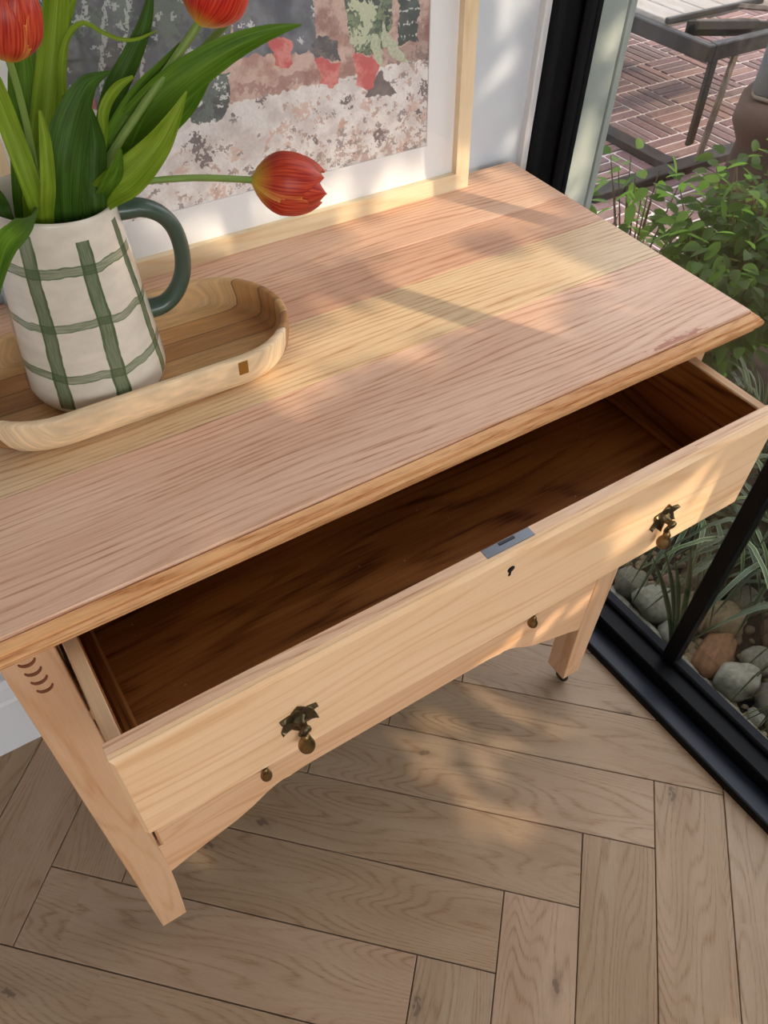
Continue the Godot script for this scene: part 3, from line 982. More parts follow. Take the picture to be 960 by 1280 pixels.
# ---------------------------------------------------------------- picture
func picture() -> void:
	var lean := deg_to_rad(4.0)
	var o := thing("framed_picture", Vector3(-0.1035, H, 0.0320), "pale wood framed watercolour of potted plants leaning on the white wall", "picture")
	o.rotation.x = -lean
	var w := 0.596
	var h := 0.45
	var rw := 0.0215
	var dp := 0.018
	# local: x from the right edge to the left (negative), y up the picture, z = 0 at its front
	var rails := [
		[Vector3(0, 0, 0), Vector3(-w, 0, 0), Vector3(-w + rw, rw, 0), Vector3(-rw, rw, 0), Vector3(0, -1, 0), 0],
		[Vector3(-w, h, 0), Vector3(0, h, 0), Vector3(-rw, h - rw, 0), Vector3(-w + rw, h - rw, 0), Vector3(0, 1, 0), 0],
		[Vector3(0, h, 0), Vector3(0, 0, 0), Vector3(-rw, rw, 0), Vector3(-rw, h - rw, 0), Vector3(1, 0, 0), 1],
		[Vector3(-w, 0, 0), Vector3(-w, h, 0), Vector3(-w + rw, h - rw, 0), Vector3(-w + rw, rw, 0), Vector3(-1, 0, 0), 1]]
	for k in 4:
		var r: Array = rails[k]
		var b := mb()
		var back := Vector3(0, 0, -dp)
		var ax: int = r[5]
		var off := Vector2(0.3 * k, 0.21 * k)
		poly(b, [r[0], r[1], r[2], r[3]], Vector3(0, 0, 1), ax, off)
		poly(b, [r[0] + back, r[1] + back, r[2] + back, r[3] + back], Vector3(0, 0, -1), ax, off)
		poly(b, [r[0], r[1], r[1] + back, r[0] + back], r[4], ax, off)
		poly(b, [r[3], r[2], r[2] + back, r[3] + back], -r[4], ax, off)
		poly(b, [r[0], r[3], r[3] + back, r[0] + back], r[0] - r[1], ax, off)
		poly(b, [r[1], r[2], r[2] + back, r[1] + back], r[1] - r[0], ax, off)
		put("frame_rail", b, M.frame, o)
	var px0 := -0.527    # print's left edge and so on, in local metres
	var px1 := -0.0645
	var py0 := 0.0645
	var py1 := 0.386
	# mount: four bevelled strips round the opening
	var a0 := [Vector3(-w + rw, rw, -0.010), Vector3(-rw, rw, -0.010), Vector3(-rw, h - rw, -0.010), Vector3(-w + rw, h - rw, -0.010)]
	var a1 := [Vector3(px0, py0, -0.010), Vector3(px1, py0, -0.010), Vector3(px1, py1, -0.010), Vector3(px0, py1, -0.010)]
	var b2 := mb()
	for k in 4:
		var j := (k + 1) % 4
		poly(b2, [a0[k], a0[j], a1[j], a1[k]], Vector3(0, 0, 1))
		poly(b2, [a1[k], a1[j], a1[j] - Vector3(0, 0, 0.0016), a1[k] - Vector3(0, 0, 0.0016)], Vector3(0, 0, 1) + (a0[k] - a1[k]))
	put("mount", b2, M.mount, o)
	b2 = mb()
	b2.set_smooth_group(-1)
	for q in [[px0, py1, 0, 0], [px1, py1, 1, 0], [px1, py0, 1, 1], [px0, py1, 0, 0], [px1, py0, 1, 1], [px0, py0, 0, 1]]:
		b2.set_uv(Vector2(q[2], q[3]))
		b2.add_vertex(Vector3(q[0], q[1], -0.0117))
	put("print", b2, mat(Color.WHITE, 0.9, tex(watercolour())), o)
	b2 = mb()
	span(b2, Vector3(-w + rw - 0.004, rw - 0.004, -dp + 0.001), Vector3(-rw + 0.004, h - rw + 0.004, -0.0125), 0.0005)
	put("backing_board", b2, M.backing, o)
	b2 = mb()
	span(b2, Vector3(-w + rw - 0.002, rw - 0.002, -0.0085), Vector3(-rw + 0.002, h - rw + 0.002, -0.0065), 0.0001)
	put("glazing", b2, M.picture_glass, o)

func watercolour() -> Image:
	# a courtyard in loose washes: dark doorway and bushes, red pots, pale speckled paving
	var wp := noise(401, 0.030, 3)
	var wq := noise(402, 0.030, 3)
	var blot := noise(403, 0.035, 1, true)
	var blot2 := noise(404, 0.075, 1, true)
	var wash := noise(405, 0.012, 4)
	var fine := noise(406, 0.09, 2)
	var patch := noise(407, 0.02, 2)
	var W := 1060
	var HH := 736
	var in_poly := func(x: float, y: float, p: PackedVector2Array) -> bool: return Geometry2D.is_point_in_polygon(Vector2(x, y), p)
	# outlines in millimetres from the print's right (leftwards) and bottom
	var door := PackedVector2Array([Vector2(154, 133), Vector2(158, 330), Vector2(258, 330), Vector2(250, 143)])
	var pot_a := PackedVector2Array([Vector2(125, 116), Vector2(156, 128), Vector2(151, 102), Vector2(138, 93), Vector2(130, 94)])
	var pot_b := PackedVector2Array([Vector2(68, 112), Vector2(106, 124), Vector2(103, 90), Vector2(90, 82), Vector2(82, 84)])
	var pot_c := PackedVector2Array([Vector2(184, 150), Vector2(211, 155), Vector2(208, 128), Vector2(196, 123), Vector2(188, 125)])
	var shutter := PackedVector2Array([Vector2(16, 124), Vector2(16, 330), Vector2(46, 330), Vector2(44, 124)])
	var cast := PackedVector2Array([Vector2(70, 100), Vector2(47, 71), Vector2(92, 76), Vector2(80, 92)])
	var bush := PackedVector2Array([Vector2(262, 130), Vector2(292, 128), Vector2(318, 96), Vector2(306, 84), Vector2(280, 84), Vector2(266, 100)])
	var hedge := PackedVector2Array([Vector2(300, 120), Vector2(254, 150), Vector2(258, 330), Vector2(470, 330), Vector2(470, 118)])
	var plant := PackedVector2Array([Vector2(118, 330), Vector2(116, 170), Vector2(106, 124), Vector2(70, 116), Vector2(52, 150), Vector2(42, 330)])
	var leaf1 := PackedVector2Array([Vector2(66, 150), Vector2(40, 118), Vector2(28, 102), Vector2(48, 108), Vector2(70, 132)])
	var leaf2 := PackedVector2Array([Vector2(72, 140), Vector2(64, 100), Vector2(80, 118), Vector2(84, 140)])
	var head_a := PackedVector2Array([Vector2(124, 118), Vector2(128, 142), Vector2(146, 150), Vector2(160, 142), Vector2(156, 128)])
	return paint(W, HH, func(x: int, y: int) -> Color:
		var mx := (W - x) * 462.5 / W + wp.get_noise_2d(x, y) * 4.0
		var my := (HH - y) * 321.5 / HH + wq.get_noise_2d(x, y) * 4.0
		var bl := blot.get_noise_2d(x + wp.get_noise_2d(x * 2.0, y * 2.0) * 24.0, y + wq.get_noise_2d(x * 2.0, y * 2.0) * 24.0)
		var b2 := blot2.get_noise_2d(x + wp.get_noise_2d(x * 3.0, y * 3.0) * 12.0, y * 1.3 + wq.get_noise_2d(x * 3.0, y * 3.0) * 12.0)
		var ws := wash.get_noise_2d(x, y)
		var fi := fine.get_noise_2d(x, y)
		var c: Color
		if my < 104.0 - 0.02 * mx or (mx < 60.0 and my < 104.0) or (mx > 300.0 and my < 118.0):
			# paving
			c = rgb(246, 243, 240).lerp(rgb(218, 210, 205), clampf(0.4 + ws * 1.6, 0.0, 1.0))
			var low := 1.0 - clampf(my / 70.0, 0.0, 1.0)
			var dens := clampf(0.04 + low * 0.45 + patch.get_noise_2d(x, y) * 0.9 - clampf((mx - 110.0) / 420.0, 0.0, 0.4), 0.0, 1.0)
			if b2 > 1.0 - dens * 1.25: c = c.lerp(rgb(176, 140, 126), 0.75)
			if bl > 0.86 - dens * 0.35: c = c.lerp(rgb(214, 168, 146), 0.6)
			if bl < -0.93 + dens * 0.22: c = c.lerp(rgb(86, 74, 76), 0.85)
			if b2 < -0.95 + low * 0.25: c = c.lerp(rgb(112, 94, 92), 0.7)
		elif my < 146.0 and mx > 118.0 and mx < 290.0:
			# step
			c = rgb(214, 182, 166).lerp(rgb(176, 128, 112), clampf(0.3 + ws * 1.8 + b2 * 0.2, 0.0, 1.0))
			if my < 116.0 and bl > 0.2: c = c.lerp(rgb(136, 84, 78), 0.5)
		else:
			c = rgb(208, 174, 158).lerp(rgb(150, 104, 92), clampf(0.3 + ws * 1.6 + b2 * 0.35, 0.0, 1.0))
			if mx < 30.0 and bl > 0.0: c = c.lerp(rgb(120, 74, 66), 0.5)
			if my < 122.0 and mx < 60.0: c = rgb(132, 104, 98).lerp(rgb(176, 144, 132), clampf(0.5 + bl, 0.0, 1.0))
		if in_poly.call(mx, my, hedge):
			c = rgb(86, 92, 100).lerp(rgb(50, 58, 66), clampf(0.5 + ws * 2.4 + bl * 0.25, 0.0, 1.0))
			if bl > 0.45: c = c.lerp(rgb(86, 112, 92), 0.6)
			if b2 > 0.86 or (absf(fposmod(mx * 1.0 + my * 0.35, 22.0) - 10.0) < 2.4 and mx > 352.0 and mx < 404.0 and fi > -0.35): c = c.lerp(rgb(214, 222, 220), 0.72)
			if my < 138.0 and mx > 410.0: c = rgb(176, 74, 76).lerp(rgb(206, 150, 146), clampf(0.5 + bl, 0.0, 1.0))
		if in_poly.call(mx, my, door):
			c = rgb(66, 72, 84).lerp(rgb(98, 104, 114), clampf(0.4 + ws * 2.0, 0.0, 1.0))
			if b2 > 0.9: c = rgb(206, 212, 212)
		if in_poly.call(mx, my, bush):
			c = rgb(56, 60, 62).lerp(rgb(84, 98, 90), clampf(0.5 + bl, 0.0, 1.0))
			if b2 > 0.72: c = rgb(214, 218, 214)
		if in_poly.call(mx, my, shutter):
			c = rgb(42, 54, 52).lerp(rgb(70, 84, 80), clampf(0.4 + ws * 2.0, 0.0, 1.0))
			if fposmod(my, 13.0) < 3.0 and fi > 0.1: c = rgb(200, 206, 200)
		if in_poly.call(mx, my, plant):
			c = rgb(52, 70, 54).lerp(rgb(116, 138, 96), clampf(0.45 + b2 * 0.8, 0.0, 1.0))
			if bl > 0.35: c = rgb(196, 206, 168)
			if bl < -0.6: c = rgb(40, 48, 48)
		if in_poly.call(mx, my, head_a): c = rgb(62, 62, 66).lerp(rgb(112, 100, 100), clampf(0.3 + b2, 0.0, 1.0))
		if in_poly.call(mx, my, cast): c = rgb(92, 80, 80).lerp(rgb(120, 104, 100), clampf(0.5 + ws * 2.0, 0.0, 1.0))
		for p in [pot_a, pot_b, pot_c]:
			if in_poly.call(mx, my, p): c = rgb(206, 74, 72).lerp(rgb(226, 128, 120), clampf(0.35 + ws * 2.2 + fi * 0.25, 0.0, 1.0))
		for p in [leaf1, leaf2]:
			if in_poly.call(mx, my, p): c = rgb(206, 212, 184).lerp(rgb(160, 176, 132), clampf(0.4 + fi, 0.0, 1.0))
		return (c.lerp(rgb(228, 222, 220), 0.22)) * (1.0 + fi * 0.04))

# ---------------------------------------------------------------- tulips
func q4(x: float, y: float, z: float, w: float) -> Vector4:
	return Vector4(x, y, z, w)

func bloom(o: Node, base: Vector3, tip: Vector3, radius: float, deep: bool, open := 0.0, spin := 0.0) -> void:
	var ax := tip - base
	var length := ax.length()
	ax = ax.normalized()
	var s := ax.cross(Vector3(0.2, 0.1, 0.97)).normalized()
	var u := s.cross(ax).normalized()
	for k in 6:
		var outer := k % 2 == 0
		var phi := TAU * k / 6.0 + spin
		var rows := []
		for i in 23:
			var t := 1.0 - pow(1.0 - i / 22.0, 1.7)
			var r := radius * (0.10 + 0.90 * pow(sin(PI * 0.5 * minf(t / 0.46, 1.0)), 0.72))
			if t > 0.46: r *= 1.0 - (0.62 - open) * pow((t - 0.46) / 0.54, 2.6)
			r *= 1.0 if outer else 0.93
			var w := deg_to_rad(74.0) * (1.0 if t < 0.58 else sqrt(maxf(0.0, 1.0 - pow((t - 0.58) / 0.4205, 2.3))))
			w = maxf(w, 0.03)
			var row := []
			for j in 11:
				var x := (j - 5) / 5.0
				var a := phi + x * w
				var rr := r * (1.0 + 0.045 * cos(x * 3.0) + (0.03 * absf(x) if outer else 0.0)) + radius * 0.02 * sin(x * 9.0 + k) * t
				row.append(base + ax * (length * (t * (0.98 + 0.03 * sin(k * 2.4)) - 0.085 * x * x * t * t)) + (s * cos(a) + u * sin(a)) * rr)
			rows.append(row)
		var b := mb()
		grid(b, rows)
		put("petal", b, M.petal_deep if deep else M.petal, o)

func stem(o: Node, pts: Array) -> void:
	var b := mb()
	tube(b, smooth_path(pts, 22), 10)
	put("stem", b, M.stem, o)

const FACE := Vector3(-0.15, 0.5, 0.86)

func leaf(o: Node, pts: Array, m: String, fold := 0.35, face := FACE, curl := 0.0) -> void:
	var b := mb()
	ribbon(b, pts, 20, face.normalized(), fold, curl)
	put("leaf", b, M[m], o)

func tulips() -> void:
	var root := Vector3(-0.681, 0.93, 0.192)
	# 1: the bloom cut by the left edge of the view
	var o := thing("tulip", Vector3.ZERO, "upright red and orange tulip at the left of the jug", "tulip")
	stem(o, [q4(-0.692, 0.92, 0.195, 0.003), q4(-0.695, 0.996, 0.200, 0.0030), q4(-0.688, 1.038, 0.205, 0.0029), q4(-0.684, 1.076, 0.210, 0.0027), q4(-0.683, 1.110, 0.215, 0.0026), q4(-0.684, 1.133, 0.220, 0.0026)])
	bloom(o, Vector3(-0.6845, 1.131, 0.2195), Vector3(-0.672, 1.185, 0.232), 0.0215, false, 0.05, 0.4)
	leaf(o, [q4(-0.69, 0.94, 0.180, 0.008), q4(-0.691, 0.995, 0.170, 0.0096), q4(-0.666, 1.048, 0.160, 0.0119), q4(-0.642, 1.099, 0.150, 0.0115), q4(-0.623, 1.149, 0.150, 0.0085), q4(-0.610, 1.183, 0.150, 0.0012)], "leaf_light", 0.4)
	leaf(o, [q4(-0.70, 0.94, 0.170, 0.009), q4(-0.695, 0.991, 0.160, 0.0111), q4(-0.677, 1.043, 0.150, 0.0140), q4(-0.663, 1.090, 0.140, 0.0122), q4(-0.654, 1.129, 0.140, 0.0062), q4(-0.647, 1.154, 0.140, 0.0012)], "leaf", 0.3)
	leaf(o, [q4(-0.69, 0.95, 0.205, 0.004), q4(-0.696, 1.010, 0.221, 0.0050), q4(-0.696, 1.051, 0.225, 0.0073), q4(-0.696, 1.083, 0.215, 0.0077), q4(-0.696, 1.112, 0.200, 0.0069), q4(-0.698, 1.148, 0.190, 0.0017)], "leaf_light", 0.3)
	leaf(o, [q4(-0.688, 0.95, 0.205, 0.004), q4(-0.692, 1.010, 0.222, 0.0050), q4(-0.685, 1.050, 0.236, 0.0055), q4(-0.677, 1.079, 0.230, 0.0042), q4(-0.674, 1.098, 0.225, 0.0009)], "leaf_light", 0.5)
	leaf(o, [q4(-0.694, 0.97, 0.200, 0.004), q4(-0.700, 1.016, 0.220, 0.0060), q4(-0.706, 1.031, 0.240, 0.0086), q4(-0.718, 1.033, 0.262, 0.0102), q4(-0.733, 1.027, 0.270, 0.0098), q4(-0.749, 1.002, 0.272, 0.0066), q4(-0.759, 0.972, 0.268, 0.0012)], "leaf", 0.3, Vector3(-0.4, 0.75, 0.5))
	leaf(o, [q4(-0.71, 0.96, 0.20, 0.005), q4(-0.718, 1.010, 0.200, 0.0062), q4(-0.718, 1.019, 0.190, 0.0075), q4(-0.720, 1.028, 0.180, 0.0062), q4(-0.727, 1.035, 0.170, 0.0013)], "leaf_dark", 0.2)
	# 2: the upright bloom at the top of the view
	o = thing("tulip", Vector3.ZERO, "upright bright red tulip between the jug and the picture", "tulip")
	stem(o, [q4(-0.665, 0.93, 0.195, 0.0036), q4(-0.652, 1.00, 0.200, 0.0037), q4(-0.638, 1.027, 0.200, 0.0037), q4(-0.619, 1.050, 0.200, 0.0036), q4(-0.589, 1.078, 0.200, 0.0035), q4(-0.560, 1.104, 0.200, 0.0035), q4(-0.533, 1.129, 0.200, 0.0035)])
	bloom(o, Vector3(-0.5335, 1.1275, 0.200), Vector3(-0.502, 1.176, 0.205), 0.0262, true, 0.08, 0.1)
	leaf(o, [q4(-0.655, 0.96, 0.20, 0.008), q4(-0.638, 1.010, 0.195, 0.0095), q4(-0.619, 1.047, 0.195, 0.0112), q4(-0.590, 1.079, 0.193, 0.0097), q4(-0.563, 1.101, 0.193, 0.0051), q4(-0.549, 1.115, 0.193, 0.0006)], "leaf", 0.4)
	leaf(o, [q4(-0.66, 0.96, 0.195, 0.008), q4(-0.634, 1.022, 0.188, 0.0110), q4(-0.613, 1.048, 0.190, 0.0118), q4(-0.583, 1.074, 0.200, 0.0143), q4(-0.552, 1.096, 0.210, 0.0134), q4(-0.516, 1.114, 0.220, 0.0095), q4(-0.485, 1.124, 0.230, 0.0051), q4(-0.461, 1.127, 0.235, 0.0006)], "leaf", 0.35)
	leaf(o, [q4(-0.674, 0.95, 0.205, 0.008), q4(-0.677, 1.008, 0.218, 0.0125), q4(-0.671, 1.053, 0.232, 0.0141), q4(-0.657, 1.084, 0.230, 0.0132), q4(-0.639, 1.106, 0.225, 0.0077), q4(-0.628, 1.111, 0.222, 0.0041), q4(-0.616, 1.113, 0.220, 0.0009)], "leaf_dark", 0.25)
	leaf(o, [q4(-0.66, 0.96, 0.215, 0.008), q4(-0.652, 1.014, 0.220, 0.0092), q4(-0.645, 1.038, 0.215, 0.0097), q4(-0.637, 1.063, 0.210, 0.0082), q4(-0.634, 1.088, 0.210, 0.0012)], "leaf_dark", 0.4)
	# 3: the bloom that hangs out sideways over the tray
	o = thing("tulip", Vector3.ZERO, "red and yellow edged tulip leaning out sideways above the tray", "tulip")
	stem(o, [q4(-0.675, 0.95, 0.19, 0.0028), q4(-0.661, 0.989, 0.190, 0.0028), q4(-0.639, 1.009, 0.200, 0.0027), q4(-0.618, 1.022, 0.210, 0.0027), q4(-0.599, 1.024, 0.215, 0.0027), q4(-0.558, 1.019, 0.220, 0.0028), q4(-0.510, 1.008, 0.225, 0.0029)])
	bloom(o, Vector3(-0.5125, 1.0085, 0.2247), Vector3(-0.450, 0.996, 0.245), 0.0268, false, 0.10, 0.25)
	leaf(o, [q4(-0.67, 0.97, 0.20, 0.007), q4(-0.652, 1.008, 0.208, 0.0095), q4(-0.640, 1.026, 0.222, 0.0120), q4(-0.622, 1.038, 0.230, 0.0142), q4(-0.597, 1.058, 0.235, 0.0108), q4(-0.582, 1.077, 0.240, 0.0063), q4(-0.566, 1.097, 0.240, 0.0006)], "leaf_light", 0.3)
	leaf(o, [q4(-0.662, 0.97, 0.200, 0.004), q4(-0.648, 1.012, 0.212, 0.0046), q4(-0.640, 1.032, 0.226, 0.0052), q4(-0.631, 1.046, 0.232, 0.0057), q4(-0.624, 1.063, 0.234, 0.0009)], "leaf", 0.6)
	leaf(o, [q4(-0.65, 1.00, 0.20, 0.003), q4(-0.628, 1.058, 0.200, 0.0036), q4(-0.620, 1.078, 0.195, 0.0042), q4(-0.605, 1.090, 0.190, 0.0036), q4(-0.590, 1.096, 0.190, 0.0013)], "leaf_light", 0.6)
	# 4: one whose bloom stands above the view
	o = thing("tulip", Vector3.ZERO, "tulip stem and narrow leaves behind the bright red bloom", "tulip")
	stem(o, [q4(-0.665, 0.94, 0.18, 0.0034), q4(-0.640, 1.00, 0.172, 0.0034), q4(-0.608, 1.033, 0.170, 0.0034), q4(-0.569, 1.066, 0.170, 0.0034), q4(-0.532, 1.093, 0.170, 0.0034), q4(-0.495, 1.118, 0.170, 0.0033), q4(-0.472, 1.150, 0.170, 0.0033), q4(-0.466, 1.185, 0.172, 0.0033)])
	bloom(o, Vector3(-0.466, 1.184, 0.172), Vector3(-0.458, 1.236, 0.176), 0.0230, true, 0.05, 0.0)
	leaf(o, [q4(-0.66, 0.96, 0.19, 0.007), q4(-0.634, 1.029, 0.190, 0.0080), q4(-0.605, 1.075, 0.170, 0.0092), q4(-0.582, 1.100, 0.165, 0.0078), q4(-0.562, 1.124, 0.160, 0.0051), q4(-0.550, 1.149, 0.155, 0.0013)], "leaf_dark", 0.35)
	leaf(o, [q4(-0.65, 0.98, 0.18, 0.006), q4(-0.615, 1.022, 0.180, 0.0075), q4(-0.589, 1.039, 0.180, 0.0082), q4(-0.564, 1.061, 0.190, 0.0108), q4(-0.545, 1.078, 0.195, 0.0093), q4(-0.525, 1.095, 0.200, 0.0013)], "leaf", 0.3)
	leaf(o, [q4(-0.655, 1.00, 0.165, 0.004), q4(-0.643, 1.07, 0.160, 0.0040), q4(-0.637, 1.098, 0.160, 0.0032), q4(-0.630, 1.116, 0.160, 0.0025), q4(-0.621, 1.126, 0.160, 0.0022), q4(-0.611, 1.129, 0.160, 0.0018), q4(-0.600, 1.122, 0.165, 0.0017), q4(-0.589, 1.117, 0.170, 0.0016), q4(-0.575, 1.115, 0.170, 0.0013), q4(-0.558, 1.119, 0.170, 0.0006)], "leaf_light", 0.5)
	leaf(o, [q4(-0.665, 0.98, 0.15, 0.005), q4(-0.640, 1.07, 0.142, 0.0046), q4(-0.631, 1.109, 0.140, 0.0042), q4(-0.620, 1.127, 0.140, 0.0044), q4(-0.610, 1.140, 0.140, 0.0025), q4(-0.601, 1.149, 0.140, 0.0006)], "leaf_light", 0.4)

# ---------------------------------------------------------------- garden
func garden() -> void:
	var g := plain_box("ground", Vector3(0.135, -0.20, -6.0), Vector3(9.0, GY - 0.028, 6.0), M.soil)
	tag(g, "garden soil outside the window", "", "", "structure")
	tag(plain_box("footing", Vector3(0.150, -0.19, -0.01), Vector3(0.215, GY - 0.006, 3.9), M.footing), "pale concrete strip along the foot of the window", "", "", "structure")
	# rendered pier that carries on the back wall outside
	var pier := plain_box("wall_pier", Vector3(0.106, -0.19, -0.30), Vector3(0.1945, 2.7, -0.016), M.pier)
	tag(pier, "pale grey rendered wall end outside the glass", "", "", "structure")
	plain_box("groove", Vector3(0.1945, -0.19, -0.29), Vector3(0.1985, 2.69, -0.024), M.groove, pier)
	plain_box("corner_strip", Vector3(0.1985, -0.19, -0.30), Vector3(0.214, 2.7, -0.018), M.pier, pier)
	paving()
	table()
	chair()
	far_things()
	stones()
	grasses()
	shrubs()

func paving() -> void:
	var o := plain_box("paving", Vector3(0.95, -0.19, -4.4), Vector3(5.4, GY - 0.004, -0.42), M.mortar)
	tag(o, "basket weave brick paving with pale joints", "", "", "structure")
	var pitch := 0.2215
	var x0 := 2.568 - pitch * 7
	var z0 := -1.5245 - pitch * 13
	var meshes := []
	for k in 3:
		var b := mb()
		box(b, Vector3.ZERO, Vector3(0.207, 0.022, 0.0435), 0.0025 + 0.0008 * k, 0, Vector2(0.3 * k, 0.1 * k))
		meshes.append(done(b))
	var spots := []
	var far := []
	for i in 20:
		for j in 18:
			var flip := (i + j) % 2 == 0
			var c := Vector3(x0 + pitch * (i + 0.5), GY - 0.010, z0 + pitch * (j + 0.5))
			if c.x > 5.2 or c.z > -0.5: continue
			for k in 4:
				var d := (k - 1.5) * pitch / 4.0
				var p := c + (Vector3(0, 0, d) if flip else Vector3(d, 0, 0))
				var y := (rng.randf() - 0.5) * 0.003
				var basis := Basis() if flip else Basis(Vector3.UP, PI / 2)
				var t := Transform3D(basis.rotated(Vector3.UP, (rng.randf() - 0.5) * 0.02), p + Vector3(0, y, 0))
				# bricks the view can reach, nearest first
				var inside := c.x > 1.05 + (-0.55 - c.z) * 0.45 and c.x < 1.75 + (-0.55 - c.z) * 1.35
				if inside: spots.append([p.distance_to(Vector3(-0.8, 1.34, 0.87)), t])
				else: far.append(t)
	spots.sort_custom(func(a, b): return a[0] < b[0])
	for n in spots.size():
		if n < 300:
			var br := obj("brick", meshes[rng.randi() % 3], M["brick%d" % (rng.randi() % 5)], o)
			br.transform = spots[n][1]
		else: far.append(spots[n][1])
	var mm := MultiMesh.new()
	mm.transform_format = MultiMesh.TRANSFORM_3D
	mm.mesh = meshes[0]
	mm.instance_count = far.size()
	for n in far.size(): mm.set_instance_transform(n, far[n])
	var mi := MultiMeshInstance3D.new()
	mi.name = "distant_bricks"
	mi.multimesh = mm
	mi.material_override = M.brick0
	tag(mi, "", "", "", "stuff")
	o.add_child(mi, true)

func bar(st: SurfaceTool, a: Vector3, b: Vector3, w: float, t: float, ch := 0.003) -> void:
	var y := (b - a).normalized()
	var x := y.cross(Vector3(0.05, 0.1, 1.0)).normalized()
	var z := x.cross(y)
	box(st, Vector3.ZERO, Vector3(w, a.distance_to(b), t), ch, 1, Vector2.ZERO, Transform3D(Basis(x, y, z), (a + b) * 0.5))

func table() -> void:
	var o := thing("garden_table", Vector3(1.82, GY, -1.06), "weathered low garden table with dark steel legs and grey slatted top on the bricks", "table")
	var yt := 0.44
	var b := mb()
	span(b, Vector3(0, yt - 0.055, -1.7), Vector3(0.035, yt, 0.0), 0.004)
	put("apron_rail", b, M.rust, o)
	b = mb()
	span(b, Vector3(0.035, yt - 0.055, -0.035), Vector3(1.1, yt, 0.0), 0.004)
	put("apron_rail", b, M.rust, o)
	for k in 9:
		b = mb()
		span(b, Vector3(0.045 + k * 0.112, yt - 0.012, -1.7), Vector3(0.150 + k * 0.112, yt + 0.012, -0.24 - 0.01 * (k % 2)), 0.003, 2, Vector2(0.3 * k, 0.1 * k))
		put("deck_board", b, M.deck, o)
	# folding gear at the corner
	b = mb()
	bar(b, Vector3(0.03, yt + 0.012, -0.24), Vector3(0.50, yt + 0.03, -0.20), 0.02, 0.02)
	bar(b, Vector3(0.10, yt - 0.01, -0.20), Vector3(0.50, yt - 0.03, -0.06), 0.05, 0.012)
	bar(b, Vector3(0.10, yt + 0.010, -0.16), Vector3(0.36, yt - 0.005, -0.09), 0.03, 0.02)
	put("folding_gear", b, M.rust, o)
	b = mb()
	for k in 4:
		bar(b, Vector3(0.13 + 0.05 * k, yt + 0.014, -0.19 + 0.02 * k), Vector3(0.21 + 0.05 * k, yt + 0.010, -0.155 + 0.02 * k), 0.008, 0.008)
	bar(b, Vector3(0.36, yt + 0.03, -0.19), Vector3(0.335, yt + 0.06, -0.05), 0.018, 0.012)
	put("bright_fittings", b, M.rust_pale, o)
	b = mb()
	bar(b, Vector3(0.09, 0.075, -0.03), Vector3(0.055, yt - 0.03, -0.012), 0.036, 0.018)
	put("leg", b, M.rust, o)
	b = mb()
	bar(b, Vector3(0.08, 0.0, 0.035), Vector3(0.20, yt - 0.02, -0.03), 0.030, 0.014)
	tag(put("leg", b, M.rust_pale, o), "paler diagonal folding leg")
	b = mb()
	bar(b, Vector3(1.05, 0.0, -0.03), Vector3(1.05, yt - 0.03, -0.02), 0.036, 0.02)
	put("leg", b, M.rust, o)
	# ground frame
	b = mb()
	span(b, Vector3(-0.035, 0.0, -1.7), Vector3(0.03, 0.035, 0.0), 0.004)
	put("ground_rail", b, M.rust, o)
	b = mb()
	span(b, Vector3(-0.45, 0.0, -0.02), Vector3(1.1, 0.035, 0.045), 0.004)
	put("ground_rail", b, M.rust, o)

func chair() -> void:
	var o := thing("garden_chair", Vector3(1.665, GY, -0.755), "dark brown covered armchair with grey back beside the garden table", "chair")
	o.rotation.y = deg_to_rad(-57.7)
	# brown cover hanging in soft folds, bulging at the arm
	var b := mb()
	var rows := []
	for r in [[0.0, 0.035], [0.004, 0.10], [0.010, 0.20], [0.012, 0.27], [-0.006, 0.300], [-0.026, 0.335], [-0.024, 0.360], [-0.004, 0.385], [0.03, 0.395], [0.12, 0.398]]:
		var row := []
		for q in 40:
			var a := TAU * q / 40.0
			var rx := 0.42
			var rz := 0.20
			var k := pow(pow(absf(cos(a)), 6.0) + pow(absf(sin(a)), 6.0), -1.0 / 6.0)
			var p := Vector2(cos(a) * rx, sin(a) * rz) * k
			p -= p.normalized() * float(r[0])
			p += p.normalized() * 0.006 * sin(a * 13.0) * (1.0 - minf(1.0, float(r[1]) / 0.3))
			row.append(Vector3(p.x + rx, r[1] - 0.035, p.y - rz))
		rows.append(row)
	grid(b, rows, true)
	poly(b, rows[9], Vector3.UP)
	put("cover", b, M.brown_cloth, o)
	# grey padded back with a pale welt, leaning away
	rows = []
	for r in [[0.0, 0.0], [0.010, 0.045], [0.018, 0.055], [0.02, 0.08], [0.04, 0.10], [0.30, 0.10], [0.34, 0.085], [0.36, 0.04], [0.362, 0.0]]:
		var row := []
		for q in 36:
			var a := TAU * q / 36.0
			var k := pow(pow(absf(cos(a)), 8.0) + pow(absf(sin(a)), 8.0), -1.0 / 8.0)
			row.append(Vector3(0.42 + cos(a) * k * (0.355 + float(r[1]) * 0.6), 0.345 + float(r[0]), -0.20 + sin(a) * k * float(r[1]) * 1.3 - float(r[0]) * 0.28))
		rows.append(row)
	b = mb()
	grid(b, rows, true)
	put("back_cushion", b, M.grey_cloth, o)
	b = mb()
	var welt := []
	for q in 37:
		var a := TAU * q / 36.0
		var k := pow(pow(absf(cos(a)), 8.0) + pow(absf(sin(a)), 8.0), -1.0 / 8.0)
		welt.append(Vector4(0.42 + cos(a) * k * 0.405, 0.372, -0.205 + sin(a) * k * 0.125, 0.007))
	tube(b, welt, 8, 0, 1.0, Vector3(0.02, 1.0, 0.03))
	put("welt", b, M.beige_cloth, o)

